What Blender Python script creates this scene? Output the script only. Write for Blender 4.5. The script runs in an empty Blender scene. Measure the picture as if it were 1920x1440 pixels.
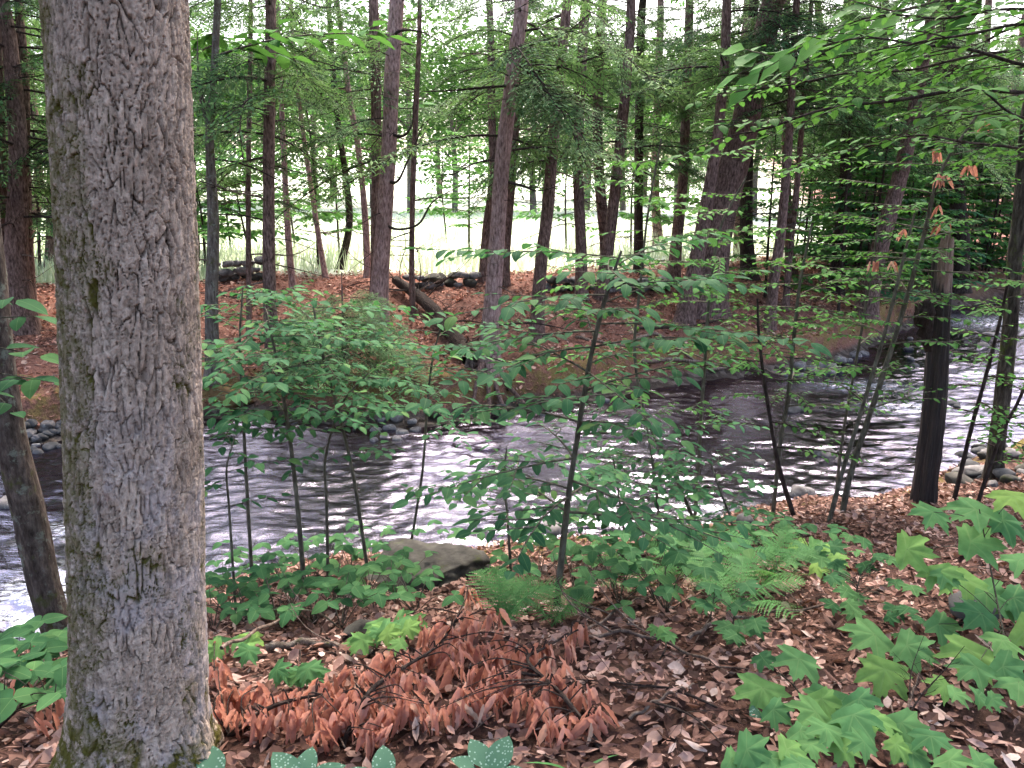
import bpy, math, random
import numpy as np
from mathutils import Vector, Matrix

R = random.Random(11)
NR = np.random.default_rng(5)
sc = bpy.context.scene
COL = sc.collection

# ------------------------------------------------------------------ camera, sky, sun, exposure
F_PX, PITCH, EYE = 1450.0, math.radians(13.0), 1.55
cam_d = bpy.data.cameras.new("camera")
cam_d.sensor_width = 36.0
cam_d.lens = 36.0 * F_PX / 1920.0
cam_d.clip_start = 0.05
cam_d.clip_end = 1500
cam = bpy.data.objects.new("camera", cam_d)
cam.location = (0, 0, EYE)
cam.rotation_euler = (math.pi / 2 - PITCH, 0, 0)
COL.objects.link(cam)
sc.camera = cam

SUN_EL, SUN_AZ = math.radians(56), math.radians(12)     # azimuth clockwise from +Y
w = bpy.data.worlds.new("World")
sc.world = w
w.use_nodes = True
nt = w.node_tree
sky = nt.nodes.new("ShaderNodeTexSky")
sky.sky_type = 'NISHITA'
sky.sun_disc = False
sky.sun_elevation = SUN_EL
sky.sun_rotation = SUN_AZ
sky.air_density = 1.0
sky.dust_density = 7.0
sky.ozone_density = 1.0
bg = nt.nodes["Background"]
nt.links.new(sky.outputs[0], bg.inputs[0])
bg.inputs[1].default_value = 0.15
sun_d = bpy.data.lights.new("sun", 'SUN')
sun_d.energy = 1.0
sun_d.angle = math.radians(20)
sun_d.color = (1.0, 0.95, 0.88)
sun = bpy.data.objects.new("sun", sun_d)
sd = Vector((math.cos(SUN_EL) * math.sin(SUN_AZ), math.cos(SUN_EL) * math.cos(SUN_AZ), math.sin(SUN_EL)))
sun.rotation_euler = sd.to_track_quat('Z', 'Y').to_euler()
sun.location = (0, 0, 30)
COL.objects.link(sun)

vs = sc.view_settings
vs.view_transform = 'Standard'
vs.look = 'None'
vs.gamma = 1.0
vs.use_curve_mapping = False
vs.exposure = 2.55
sc.render.engine = 'CYCLES'
cy = sc.cycles
cy.use_denoising = True
cy.use_adaptive_sampling = True
cy.adaptive_threshold = 0.02
cy.max_bounces = 6
cy.diffuse_bounces = 2
cy.glossy_bounces = 3
cy.transmission_bounces = 4
cy.transparent_max_bounces = 8
cy.caustics_reflective = False
cy.caustics_refractive = False
cy.sample_clamp_indirect = 6.0
WATER = -1.45

# ------------------------------------------------------------------ numeric helpers
def hsh(i, j, k=0):
    i = np.asarray(i).astype(np.int64); j = np.asarray(j).astype(np.int64); k = np.asarray(k).astype(np.int64)
    n = (i * 374761393 + j * 668265263 + k * 2147483647 + 1013904223) & 0xFFFFFFFF
    n = ((n ^ (n >> 13)) * 1274126177) & 0xFFFFFFFF
    n = ((n ^ (n >> 16)) * 2246822519) & 0xFFFFFFFF
    n = n ^ (n >> 15)
    return (n & 0xFFFFFF) / float(0xFFFFFF)

def vn(x, y, z=0.0):
    x, y, z = np.broadcast_arrays(np.asarray(x, float), np.asarray(y, float), np.asarray(z, float))
    xi, yi, zi = np.floor(x), np.floor(y), np.floor(z)
    fx, fy, fz = x - xi, y - yi, z - zi
    fx = fx * fx * (3 - 2 * fx); fy = fy * fy * (3 - 2 * fy); fz = fz * fz * (3 - 2 * fz)
    def L(a, b, t): return a + (b - a) * t
    c = [[[hsh(xi + a, yi + b, zi + d) for d in (0, 1)] for b in (0, 1)] for a in (0, 1)]
    r = L(L(L(c[0][0][0], c[1][0][0], fx), L(c[0][1][0], c[1][1][0], fx), fy),
          L(L(c[0][0][1], c[1][0][1], fx), L(c[0][1][1], c[1][1][1], fx), fy), fz)
    return r * 2 - 1

def fbm(x, y, z=0.0, o=4, g=0.5):
    s, a = 0.0, 1.0
    for i in range(o):
        s = s + a * vn(np.asarray(x) * 2 ** i + 17.3 * i, np.asarray(y) * 2 ** i - 9.1 * i, np.asarray(z) * 2 ** i + 3.7 * i)
        a *= g
    return s

def sst(a, b, x):
    t = np.clip((np.asarray(x) - a) / (b - a), 0, 1)
    return t * t * (3 - 2 * t)

def voro(u, v, seed=0, jit=0.85):
    """F1, F2 and cell id of a jittered grid."""
    ui, vi = np.floor(u), np.floor(v)
    f1 = np.full(u.shape, 9.0); f2 = np.full(u.shape, 9.0); cid = np.zeros(u.shape)
    for a in (-1, 0, 1):
        for b in (-1, 0, 1):
            cu, cv = ui + a, vi + b
            px = cu + 0.5 + jit * (hsh(cu, cv, seed) - 0.5)
            py = cv + 0.5 + jit * (hsh(cu, cv, seed + 7) - 0.5)
            d = np.hypot(u - px, v - py)
            m = d < f1
            f2 = np.where(m, f1, np.minimum(f2, d))
            cid = np.where(m, hsh(cu, cv, seed + 13), cid)
            f1 = np.where(m, d, f1)
    return f1, f2, cid

# ------------------------------------------------------------------ terrain
XF = np.array([-40, -9, -6.1, -5.15, -4.26, -1.72, 0.32, 3.13, 5.96, 7.62, 12.0, 16.5, 30, 60])
YF = np.array([2.0, 8.2, 9.4, 10.1, 10.6, 10.1, 11.0, 12.9, 14.3, 16.0, 21.7, 25.5, 34, 50])
XN = np.array([-40, -9, -5, -3.39, -3.1, -2.46, -1.85, 0.19, 2.24, 4.18, 6.98, 8.83, 14, 20, 30, 60])
YN = np.array([-9, 1.0, 3.4, 4.4, 4.8, 5.6, 6.1, 6.3, 6.9, 7.7, 10.0, 12.2, 16, 20, 27, 42])
def _sm(xs, ys):
    g = np.linspace(-40, 60, 1001)
    v = np.interp(g, xs, ys)
    k = np.ones(13) / 13
    vp = np.pad(v, 6, mode='edge')
    return g, np.convolve(vp, k, 'valid')
_gF, _vF = _sm(XF, YF)
_gN, _vN = _sm(XN, YN)
def yfar(x): return np.interp(x, _gF, _vF) + 0.16 * vn(np.asarray(x) * 1.7, 3.3) + 0.05 * vn(np.asarray(x) * 6, 1.3)
def ynear(x): return np.interp(x, _gN, _vN) + 0.15 * vn(np.asarray(x) * 1.5, 8.3) + 0.05 * vn(np.asarray(x) * 6, 5.3)

def height(x, y):
    x = np.asarray(x, float); y = np.asarray(y, float)
    dn = ynear(x) - y
    df = y - yfar(x)
    hn = np.interp(dn, [-1.5, -.4, 0, .15, .5, 1.9, 3.2, 4.4, 8, 40], [-1.85, -1.68, -1.5, -1.36, -1.12, -.7, -.3, 0, .12, .6])
    hf = np.interp(df, [-1.5, -.4, 0, .45, .58, .72, 3, 6.3, 8, 30, 80, 300], [-1.85, -1.68, -1.5, -1.39, -1.25, -.90, -.55, -.05, 0.02, .5, 2.4, 22])
    z = np.where(dn > df, hn, hf)
    land = sst(0.0, 0.6, np.maximum(dn, df))
    z = z + land * (0.07 * fbm(x * .7, y * .7, 0, 3) + 0.025 * fbm(x * 4, y * 4, 2, 3))
    z = z + sst(.3, .8, df) * sst(2.2, 1.0, df) * 0.10 * fbm(x * 2.2, y * 2.2, 7, 3)
    z = z + (1 - land) * 0.03 * fbm(x * 5, y * 5, 4, 3)
    return z

CP, SP = math.cos(PITCH), math.sin(PITCH)
def ray(u, v):
    cx = (u - 960) / F_PX; cyy = (720 - v) / F_PX
    return np.array([cx, CP + cyy * SP, -SP + cyy * CP])
def P(u, v, Y):
    d = ray(u, v)
    return np.array([0, 0, EYE]) + d * (Y / d[1])
def G(u, v, tmax=120):
    d = ray(u, v)
    ts = np.concatenate([np.arange(1.2, 30, 0.02), np.arange(30, tmax, .2)])
    pts = np.array([0, 0, EYE]) + ts[:, None] * d
    below = pts[:, 2] < np.maximum(height(pts[:, 0], pts[:, 1]), WATER)
    i = int(np.argmax(below)) if below.any() else len(ts) - 1
    return pts[i]
def depth(p): return (p[1]) * CP - (p[2] - EYE) * SP
def hz(x, y): return float(height(x, y))

# ------------------------------------------------------------------ mesh helpers
class MB:
    def __init__(s): s.V = []; s.F = []; s.n = 0; s.A = []
    def add(s, v, f, mat=0, rnd=0.0):
        v = np.asarray(v, float).reshape(-1, 3)
        f = np.asarray(f, int)
        s.F.append((f + s.n, mat)); s.V.append(v); s.n += len(v)
        s.A.append(np.full(len(v), rnd) if np.isscalar(rnd) else np.asarray(rnd, float))
    def mesh(s, name, mats, smooth=True, attrs=None):
        V = np.concatenate(s.V); me = bpy.data.meshes.new(name)
        me.vertices.add(len(V)); me.vertices.foreach_set("co", V.ravel())
        loops = np.concatenate([f.ravel() for f, _ in s.F])
        tot = np.concatenate([np.full(len(f), f.shape[1]) for f, _ in s.F])
        mi = np.concatenate([np.full(len(f), m) for f, m in s.F])
        start = np.concatenate([[0], np.cumsum(tot)[:-1]])
        me.loops.add(len(loops)); me.loops.foreach_set("vertex_index", loops.astype(np.int32))
        me.polygons.add(len(tot)); me.polygons.foreach_set("loop_start", start.astype(np.int32))
        for m in mats: me.materials.append(m)
        me.polygons.foreach_set("material_index", mi.astype(np.int32))
        me.polygons.foreach_set("use_smooth", np.full(len(tot), smooth))
        at = me.attributes.new("rnd", 'FLOAT', 'POINT'); at.data.foreach_set("value", np.concatenate(s.A))
        for k, a in (attrs or {}).items():
            t = me.attributes.new(k, 'FLOAT', 'POINT'); t.data.foreach_set("value", np.asarray(a, float).ravel())
        me.update(calc_edges=True)
        return me

def grid_faces(nu, nv, wrap=False):
    """rows nu, columns nv."""
    i = np.arange(nu - 1)[:, None]; j = np.arange(nv if wrap else nv - 1)[None]
    j2 = (j + 1) % nv
    a = i * nv + j; b = i * nv + j2; c = (i + 1) * nv + j2; d = (i + 1) * nv + j
    return np.stack([a, b, c, d], -1).reshape(-1, 4)

def curve(pts, n):
    pts = np.asarray(pts, float)
    if len(pts) == 2:
        t = np.linspace(0, 1, n)[:, None]; return pts[0] * (1 - t) + pts[1] * t
    p = np.vstack([2 * pts[0] - pts[1], pts, 2 * pts[-1] - pts[-2]])
    t = np.linspace(0, len(pts) - 1 - 1e-6, n); k = t.astype(int); f = (t - k)[:, None]
    p0, p1, p2, p3 = p[k], p[k + 1], p[k + 2], p[k + 3]
    return 0.5 * (2 * p1 + (p2 - p0) * f + (2 * p0 - 5 * p1 + 4 * p2 - p3) * f ** 2 + (3 * p1 - p0 - 3 * p2 + p3) * f ** 3)

def tube(pts, rad, n=6, cap=True, disp=None):
    pts = np.asarray(pts, float); m = len(pts)
    rad = np.broadcast_to(np.asarray(rad, float), (m,))
    T = np.gradient(pts, axis=0); T /= np.linalg.norm(T, axis=1)[:, None] + 1e-9
    mean = pts[-1] - pts[0]
    ref = np.array([1.0, 0, 0]) if abs(mean[2]) > 0.7 * np.linalg.norm(mean) else np.array([0, 0, 1.0])
    A = np.cross(T, ref); A /= np.linalg.norm(A, axis=1)[:, None] + 1e-9
    B = np.cross(T, A)
    th = np.arange(n) / n * 2 * math.pi
    rr = rad[:, None] * np.ones(n)
    if disp is not None: rr = rr + disp(th[None], np.arange(m)[:, None], pts)
    V = pts[:, None] + rr[..., None] * (np.cos(th)[None, :, None] * A[:, None] + np.sin(th)[None, :, None] * B[:, None])
    V = V.reshape(-1, 3)
    Fq = grid_faces(m, n, True)
    return V, Fq

def frame(d, up=(0, 0, 1)):
    x = Vector(d).normalized(); z = Vector(up)
    y = z.cross(x)
    if y.length < 1e-4: y = Vector((0, 1, 0)).cross(x)
    y.normalize(); z = x.cross(y)
    return Matrix(((x.x, y.x, z.x), (x.y, y.y, z.y), (x.z, y.z, z.z)))

def TRS(p, m3, s=1.0):
    M = (m3 @ Matrix.Diagonal(Vector((s, s, s)) if np.isscalar(s) else Vector(s))).to_4x4()
    M.translation = Vector(p)
    return M

class Thing:
    """An Empty at the thing's base; the parts are placed relative to it."""
    def __init__(s, name, label, cat, base, group=None):
        s.b = np.asarray(base, float)
        s.e = bpy.data.objects.new(name, None); s.e.empty_display_size = 0.1
        s.e.location = tuple(s.b); COL.objects.link(s.e)
        tag(s.e, label, cat, group)
    def part(s, name, mesh, parent=None, M=None, label=None):
        o = bpy.data.objects.new(name, mesh); o.parent = parent or s.e
        if M is not None:
            M = M.copy(); M.translation = M.translation - Vector(s.b); o.matrix_basis = M
        COL.objects.link(o)
        if label: o["label"] = label
        return o
    def mb(s, name, mb, mats, parent=None, smooth=True, attrs=None, label=None):
        mb.V = [v - s.b for v in mb.V]
        return s.part(name, mb.mesh(name, mats, smooth, attrs), parent, None, label)

def tag(o, label=None, cat=None, group=None, kind=None):
    if label: o["label"] = label
    if cat: o["category"] = cat
    if group: o["group"] = group
    if kind: o["kind"] = kind
    return o

def solo(name, mesh, M=None, label=None, cat=None, group=None, kind=None):
    o = bpy.data.objects.new(name, mesh)
    if M is not None: o.matrix_basis = M
    COL.objects.link(o)
    return tag(o, label, cat, group, kind)

# ------------------------------------------------------------------ materials
def new_mat(name):
    m = bpy.data.materials.new(name); m.use_nodes = True
    t = m.node_tree; b = t.nodes["Principled BSDF"]
    return m, t, b
def N(t, typ, **kw):
    n = t.nodes.new(typ)
    for k, v in kw.items(): setattr(n, k, v)
    return n
def ramp(t, fac, stops):
    r = N(t, "ShaderNodeValToRGB"); e = r.color_ramp.elements
    while len(e) > len(stops): e.remove(e[-1])
    while len(e) < len(stops): e.new(0.5)
    for q, (p, c) in zip(e, stops): q.position = p; q.color = (*c, 1)
    t.links.new(fac, r.inputs[0]); return r.outputs[0]
def noise(t, vec, scale, detail=4, rough=0.55):
    n = N(t, "ShaderNodeTexNoise"); n.inputs["Scale"].default_value = scale
    n.inputs["Detail"].default_value = detail; n.inputs["Roughness"].default_value = rough
    if vec is not None: t.links.new(vec, n.inputs["Vector"])
    return n.outputs["Fac"]
def mapping(t, vec, scale):
    m = N(t, "ShaderNodeMapping"); m.inputs["Scale"].default_value = scale
    t.links.new(vec, m.inputs["Vector"]); return m.outputs[0]
def mixc(t, fac, a, b, mode='MIX'):
    m = N(t, "ShaderNodeMix", data_type='RGBA', blend_type=mode)
    for s, x in ((m.inputs[0], fac), (m.inputs[6], a), (m.inputs[7], b)):
        if hasattr(x, "is_output") or hasattr(x, "links"): t.links.new(x, s)
        elif isinstance(x, (int, float)): s.default_value = x
        else: s.default_value = (*x, 1)
    return m.outputs[2]
def math_(t, op, a, b=None, c=None):
    m = N(t, "ShaderNodeMath", operation=op)
    for i, x in enumerate((a, b, c)):
        if x is None: continue
        if isinstance(x, (int, float)): m.inputs[i].default_value = x
        else: t.links.new(x, m.inputs[i])
    return m.outputs[0]
def bump(t, b, hgt, strength, dist):
    n = N(t, "ShaderNodeBump"); n.inputs["Strength"].default_value = strength
    n.inputs["Distance"].default_value = dist
    t.links.new(hgt, n.inputs["Height"]); t.links.new(n.outputs[0], b.inputs["Normal"])
    return n
def attr(t, name):
    a = N(t, "ShaderNodeAttribute", attribute_name=name); return a.outputs["Fac"]
def rnd(t):
    o = N(t, "ShaderNodeObjectInfo")
    return math_(t, 'FRACT', math_(t, 'ADD', o.outputs["Random"], attr(t, "rnd")))
def objco(t): return N(t, "ShaderNodeTexCoord").outputs["Object"]
def geopos(t): return N(t, "ShaderNodeNewGeometry").outputs["Position"]

def leaf_mat(name, stops, trans=0.35, tcol=(0.16, 0.32, 0.04), rough=0.45, spec=0.45, mott=25, veins=None, damp=None):
    m, t, b = new_mat(name)
    c = ramp(t, rnd(t), stops)
    nz = noise(t, geopos(t), mott, 3)
    c = mixc(t, 0.5, c, ramp(t, nz, [(0.3, (0.6, 0.6, 0.6)), (0.7, (1.3, 1.3, 1.3))]), 'MULTIPLY')
    if damp:                                    # damp, dark stretches of litter
        c = mixc(t, 0.85, c, ramp(t, noise(t, geopos(t), damp, 4, .6), [(0.38, (0.42, 0.38, 0.37)), (0.55, (1, 1, 1)), (0.7, (1.2, 1.2, 1.2))]), 'MULTIPLY')
    if veins:                                   # paler veins along the leaf's own axes
        sx = N(t, "ShaderNodeSeparateXYZ"); t.links.new(objco(t), sx.inputs[0])
        X, Y = sx.outputs[0], sx.outputs[1]
        if veins == 'pinnate':
            k = math_(t, 'SUBTRACT', math_(t, 'MULTIPLY', X, 95.0), math_(t, 'MULTIPLY', math_(t, 'ABSOLUTE', Y), 80.0))
            side = math_(t, 'GREATER_THAN', math_(t, 'COSINE', math_(t, 'MULTIPLY', k, 6.28)), 0.93)
            mid = math_(t, 'LESS_THAN', math_(t, 'ABSOLUTE', Y), 0.012)
            ln = math_(t, 'MAXIMUM', math_(t, 'MULTIPLY', side, 0.5), mid)
        else:
            ang = math_(t, 'ARCTAN2', Y, X)
            ln = None
            for a0 in (0, .87, -.87, 1.75, -1.75):
                q = math_(t, 'ABSOLUTE', math_(t, 'SUBTRACT', ang, a0))
                rr = math_(t, 'SQRT', math_(t, 'ADD', math_(t, 'MULTIPLY', X, X), math_(t, 'MULTIPLY', Y, Y)))
                v = math_(t, 'LESS_THAN', math_(t, 'MULTIPLY', q, rr), 0.012)
                ln = v if ln is None else math_(t, 'MAXIMUM', ln, v)
        c = mixc(t, math_(t, 'MULTIPLY', ln, 0.35), c, (0.22, 0.34, 0.13))
    t.links.new(c, b.inputs["Base Color"])
    b.inputs["Roughness"].default_value = rough
    b.inputs["Specular IOR Level"].default_value = spec * .15
    tr = N(t, "ShaderNodeBsdfTranslucent")
    t.links.new(mixc(t, 0.6, c, tcol), tr.inputs["Color"])
    mx = N(t, "ShaderNodeMixShader"); mx.inputs[0].default_value = trans
    t.links.new(b.outputs[0], mx.inputs[1]); t.links.new(tr.outputs[0], mx.inputs[2])
    t.links.new(mx.outputs[0], t.nodes["Material Output"].inputs["Surface"])
    return m

def bark_mat(name, c0, c1, c2, vert=6.0, scale=9.0, lichen=None, spec=0.2, bstr=0.8, moss=None):
    m, t, b = new_mat(name)
    p = geopos(t)
    st = mapping(t, p, (vert, vert, 1.0))
    n1 = noise(t, st, scale, 6, 0.65)
    n2 = noise(t, p, 3.0, 4)
    c = ramp(t, n1, [(0.32, c0), (0.5, c1), (0.7, c2)])
    c = mixc(t, 0.6, c, ramp(t, n2, [(0.3, (0.65, 0.65, 0.65)), (0.7, (1.25, 1.2, 1.2))]), 'MULTIPLY')
    if lichen:
        n3 = noise(t, p, 13.0, 5, 0.7)
        c = mixc(t, ramp(t, n3, [(0.56, (0, 0, 0)), (0.64, (0.8, 0.8, 0.8))]), c, lichen)
    if moss:
        n4 = noise(t, p, 6.0, 5, 0.7)
        c = mixc(t, ramp(t, n4, [(0.56, (0, 0, 0)), (0.66, (0.85, 0.85, 0.85))]), c, moss)
    t.links.new(c, b.inputs["Base Color"])
    b.inputs["Roughness"].default_value = 0.85; b.inputs["Specular IOR Level"].default_value = spec * (.2 if spec < .25 else .6)
    bump(t, b, n1, bstr, 0.02)
    return m

M_leafA = leaf_mat("sapling_leaf_green", [(0, (0.020, 0.072, 0.036)), (.45, (0.036, 0.112, 0.052)), (.85, (0.058, 0.148, 0.062)), (1, (0.095, 0.18, 0.055))], 0.30, (0.08, 0.24, 0.055), mott=14, rough=0.6, spec=0.18, veins='pinnate')
M_leafB = leaf_mat("bright_beech_leaf_green", [(0, (0.036, 0.110, 0.028)), (.5, (0.058, 0.165, 0.040)), (1, (0.092, 0.215, 0.048))], 0.32, (0.11, 0.27, 0.04), mott=14, rough=0.6, spec=0.15, veins='pinnate')
M_maple = leaf_mat("maple_leaf_green", [(0, (0.072, 0.185, 0.075)), (.5, (0.125, 0.265, 0.095)), (.85, (0.165, 0.31, 0.09)), (1, (0.23, 0.36, 0.09))], 0.40, (0.14, 0.32, 0.07), mott=30, rough=0.6, spec=0.2, veins='palmate')
M_leafS = leaf_mat("shrub_leaf_green", [(0, (0.028, 0.085, 0.036)), (.6, (0.045, 0.120, 0.050)), (1, (0.075, 0.165, 0.060))], 0.28, (0.10, 0.24, 0.05), mott=14, rough=0.6, spec=0.15, veins='pinnate')
def spot_mat():
    m, t, b = new_mat("lungwort_leaf")
    vo = N(t, "ShaderNodeTexVoronoi"); vo.inputs["Scale"].default_value = 11
    t.links.new(objco(t), vo.inputs["Vector"])
    c = ramp(t, vo.outputs["Distance"], [(0.18, (0.19, 0.27, 0.22)), (0.34, (0.045, 0.105, 0.065))])
    t.links.new(c, b.inputs["Base Color"]); b.inputs["Roughness"].default_value = 0.7; b.inputs["Specular IOR Level"].default_value = 0.1
    return m
M_fern = leaf_mat("fern_green", [(0, (0.060, 0.165, 0.055)), (1, (0.10, 0.24, 0.075))], 0.35, (0.14, 0.3, 0.06))
M_spot = spot_mat()
M_hem = leaf_mat("hemlock_needles", [(0, (0.040, 0.098, 0.042)), (.6, (0.082, 0.165, 0.064)), (1, (0.15, 0.25, 0.09))], 0.36, (0.16, 0.28, 0.08), rough=0.6, spec=0.25, mott=4)
M_hem2 = leaf_mat("pale_hemlock_needles", [(0, (0.11, 0.20, 0.09)), (.6, (0.17, 0.28, 0.12)), (1, (0.25, 0.36, 0.15))], 0.38, (0.2, 0.3, 0.1), rough=0.6, spec=0.25, mott=4)
M_far = leaf_mat("far_broadleaf_green", [(0, (0.034, 0.088, 0.024)), (.5, (0.055, 0.13, 0.032)), (1, (0.085, 0.17, 0.042))], 0.38, (0.12, 0.26, 0.05), mott=0.6)
M_dead = leaf_mat("dead_beech_leaf", [(0, (0.16, 0.060, 0.042)), (.25, (0.36, 0.150, 0.108)), (.75, (0.58, 0.285, 0.215)), (.93, (0.66, 0.39, 0.31)), (1, (0.50, 0.42, 0.31))], 0.40, (0.62, 0.27, 0.18), rough=0.55, spec=0.25, mott=20)
M_lit = leaf_mat("leaf_litter", [(0, (0.030, 0.018, 0.016)), (.22, (0.14, 0.076, 0.060)), (.55, (0.31, 0.178, 0.142)), (.88, (0.42, 0.265, 0.22)), (1, (0.52, 0.40, 0.35))], 0.10, (0.3, 0.12, 0.05), rough=0.6, spec=0.2, mott=70, damp=2.3)
M_litfar = leaf_mat("far_bank_litter", [(0, (0.035, 0.018, 0.015)), (.15, (0.16, 0.07, 0.052)), (.4, (0.44, 0.205, 0.150)), (.8, (0.54, 0.28, 0.21)), (1, (0.66, 0.47, 0.38))], 0.10, (0.3, 0.12, 0.05), rough=0.65, spec=0.2, mott=8, damp=0.9)
M_hemB = bark_mat("hemlock_bark", (0.032, 0.020, 0.017), (0.145, 0.093, 0.080), (0.30, 0.205, 0.18), 3.2, 11)
M_hemP = bark_mat("pink_hemlock_bark", (0.085, 0.050, 0.045), (0.29, 0.185, 0.168), (0.50, 0.35, 0.325), 3.2, 11)
M_grayB = bark_mat("grey_hardwood_bark", (0.05, 0.04, 0.034), (0.13, 0.105, 0.09), (0.23, 0.20, 0.175), 5, 7, lichen=(0.22, 0.24, 0.20), moss=(0.07, 0.075, 0.02))
M_mossB = bark_mat("dark_mossy_bark", (0.016, 0.013, 0.011), (0.05, 0.042, 0.034), (0.12, 0.105, 0.085), 4, 8, moss=(0.06, 0.075, 0.018))
M_mossG = bark_mat("lichen_brown_bark", (0.026, 0.020, 0.017), (0.075, 0.058, 0.05), (0.15, 0.12, 0.105), 3, 12, lichen=(0.16, 0.17, 0.14), moss=(0.06, 0.065, 0.02))
M_twig = bark_mat("sapling_bark", (0.045, 0.038, 0.03), (0.10, 0.09, 0.068), (0.17, 0.155, 0.12), 3, 14)
M_deadtw = bark_mat("dead_twig_wood", (0.06, 0.042, 0.035), (0.145, 0.105, 0.085), (0.27, 0.215, 0.18), 3, 12)
M_darktw = bark_mat("dark_branch_bark", (0.018, 0.013, 0.012), (0.042, 0.031, 0.027), (0.085, 0.066, 0.056), 3, 12)
M_rock = bark_mat("river_stone", (0.055, 0.050, 0.049), (0.12, 0.110, 0.108), (0.21, 0.195, 0.19), 1, 7, lichen=(0.26, 0.25, 0.235), spec=0.4, bstr=0.4)
M_rockm = bark_mat("mossy_stone", (0.016, 0.015, 0.013), (0.042, 0.039, 0.033), (0.085, 0.078, 0.068), 1, 7, moss=(0.040, 0.048, 0.012), spec=0.3, bstr=0.5)
M_rockd = bark_mat("dark_wet_stone", (0.018, 0.018, 0.018), (0.042, 0.041, 0.042), (0.085, 0.083, 0.085), 1, 8, spec=0.6, bstr=0.4)
M_rockr = bark_mat("rust_moss_stone", (0.075, 0.045, 0.022), (0.14, 0.085, 0.04), (0.20, 0.13, 0.065), 1, 7, moss=(0.09, 0.10, 0.02), bstr=0.5)

def big_bark():
    m, t, b = new_mat("big_trunk_bark")
    p = geopos(t)
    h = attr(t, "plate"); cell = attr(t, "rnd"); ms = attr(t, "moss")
    fine = noise(t, mapping(t, p, (1, 1, 0.5)), 70, 6, 0.7)
    big = noise(t, p, 5, 4)
    c = ramp(t, cell, [(0, (0.29, 0.218, 0.172)), (.5, (0.38, 0.292, 0.235)), (1, (0.46, 0.365, 0.300))])
    c = mixc(t, 0.7, c, ramp(t, fine, [(0.34, (0.38, 0.36, 0.35)), (0.5, (1.0, 1, 1)), (0.68, (1.7, 1.66, 1.66))]), 'MULTIPLY')
    c = mixc(t, 0.5, c, ramp(t, big, [(0.3, (0.75, 0.73, 0.7)), (0.7, (1.2, 1.2, 1.22))]), 'MULTIPLY')
    # weathered grey plate faces over dark brown inner bark; furrow shade painted in too
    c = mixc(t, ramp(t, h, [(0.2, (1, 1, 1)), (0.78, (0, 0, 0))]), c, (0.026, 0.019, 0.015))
    pink = noise(t, p, 14, 3)
    c = mixc(t, ramp(t, pink, [(0.70, (0, 0, 0)), (0.76, (.55, .55, .55))]), c, (0.34, 0.19, 0.15))
    lil = noise(t, mapping(t, p, (1, 1, .6)), 9, 5, .6)
    low = attr(t, "pale")  # mask for the lavender skylight painted into the bark colour
    c = mixc(t, math_(t, 'MULTIPLY', ramp(t, lil, [(0.47, (0, 0, 0)), (0.56, (.5, .5, .5))]), low), c, (0.42, 0.365, 0.375))
    mossf = noise(t, p, 26, 5, .7)
    mm = math_(t, 'MULTIPLY', ms, ramp(t, mossf, [(0.36, (0, 0, 0)), (0.52, (1, 1, 1))]))
    c = mixc(t, mm, c, mixc(t, mossf, (0.045, 0.037, 0.010), (0.13, 0.115, 0.028)))
    t.links.new(c, b.inputs["Base Color"])
    b.inputs["Roughness"].default_value = 0.85; b.inputs["Specular IOR Level"].default_value = 0.04
    bump(t, b, fine, 1.0, 0.008)
    return m
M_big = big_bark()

def ground_mat():
    m, t, b = new_mat("forest_floor")
    p = geopos(t)
    vo = N(t, "ShaderNodeTexVoronoi"); vo.inputs["Scale"].default_value = 22
    wv = mixc(t, 0.12, p, N(t, "ShaderNodeTexNoise").outputs["Color"])
    t.links.new(p, vo.inputs["Vector"])
    lit = ramp(t, math_(t, 'FRACT', math_(t, 'MULTIPLY', N_sep(t, vo.outputs["Color"]), 3.7)), [(0, (0.020, 0.012, 0.010)), (.5, (0.062, 0.032, 0.025)), (1, (0.12, 0.064, 0.05))])
    n1 = noise(t, p, 60, 5, .7)
    needle = ramp(t, n1, [(0.3, (0.06, 0.030, 0.023)), (0.55, (0.20, 0.094, 0.070)), (0.75, (0.36, 0.18, 0.135))])
    c = mixc(t, attr(t, "far"), lit, needle)
    soil = noise(t, p, 2.2, 4)
    c = mixc(t, ramp(t, soil, [(0.55, (0, 0, 0)), (0.70, (.6, .6, .6))]), c, (0.07, 0.042, 0.032))
    mo = noise(t, p, 5, 5, .7)
    c = mixc(t, math_(t, 'MULTIPLY', attr(t, "mossy"), ramp(t, mo, [(0.42, (0, 0, 0)), (0.55, (1, 1, 1))])), c, mixc(t, n1, (0.07, 0.06, 0.018), (0.27, 0.22, 0.06)))
    vb = N(t, "ShaderNodeTexVoronoi"); vb.inputs["Scale"].default_value = 9
    t.links.new(p, vb.inputs["Vector"])
    bed = ramp(t, math_(t, 'FRACT', math_(t, 'MULTIPLY', N_sep(t, vb.outputs["Color"]), 5.3)), [(0, (0.022, 0.017, 0.014)), (.5, (0.055, 0.043, 0.036)), (1, (0.11, 0.09, 0.078))])
    c = mixc(t, attr(t, "bed"), c, bed)
    gr = noise(t, p, 1.5, 5, .6)
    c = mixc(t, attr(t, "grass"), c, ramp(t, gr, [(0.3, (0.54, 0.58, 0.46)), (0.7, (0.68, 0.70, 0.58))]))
    t.links.new(c, b.inputs["Base Color"]); b.inputs["Roughness"].default_value = 0.85
    b.inputs["Specular IOR Level"].default_value = 0.05
    hh = math_(t, 'ADD', n1, vo.outputs["Distance"])
    bump(t, b, hh, 0.7, 0.02)
    return m
def N_sep(t, c):
    s = N(t, "ShaderNodeSeparateColor"); t.links.new(c, s.inputs[0]); return s.outputs[0]
M_ground = ground_mat()

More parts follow.
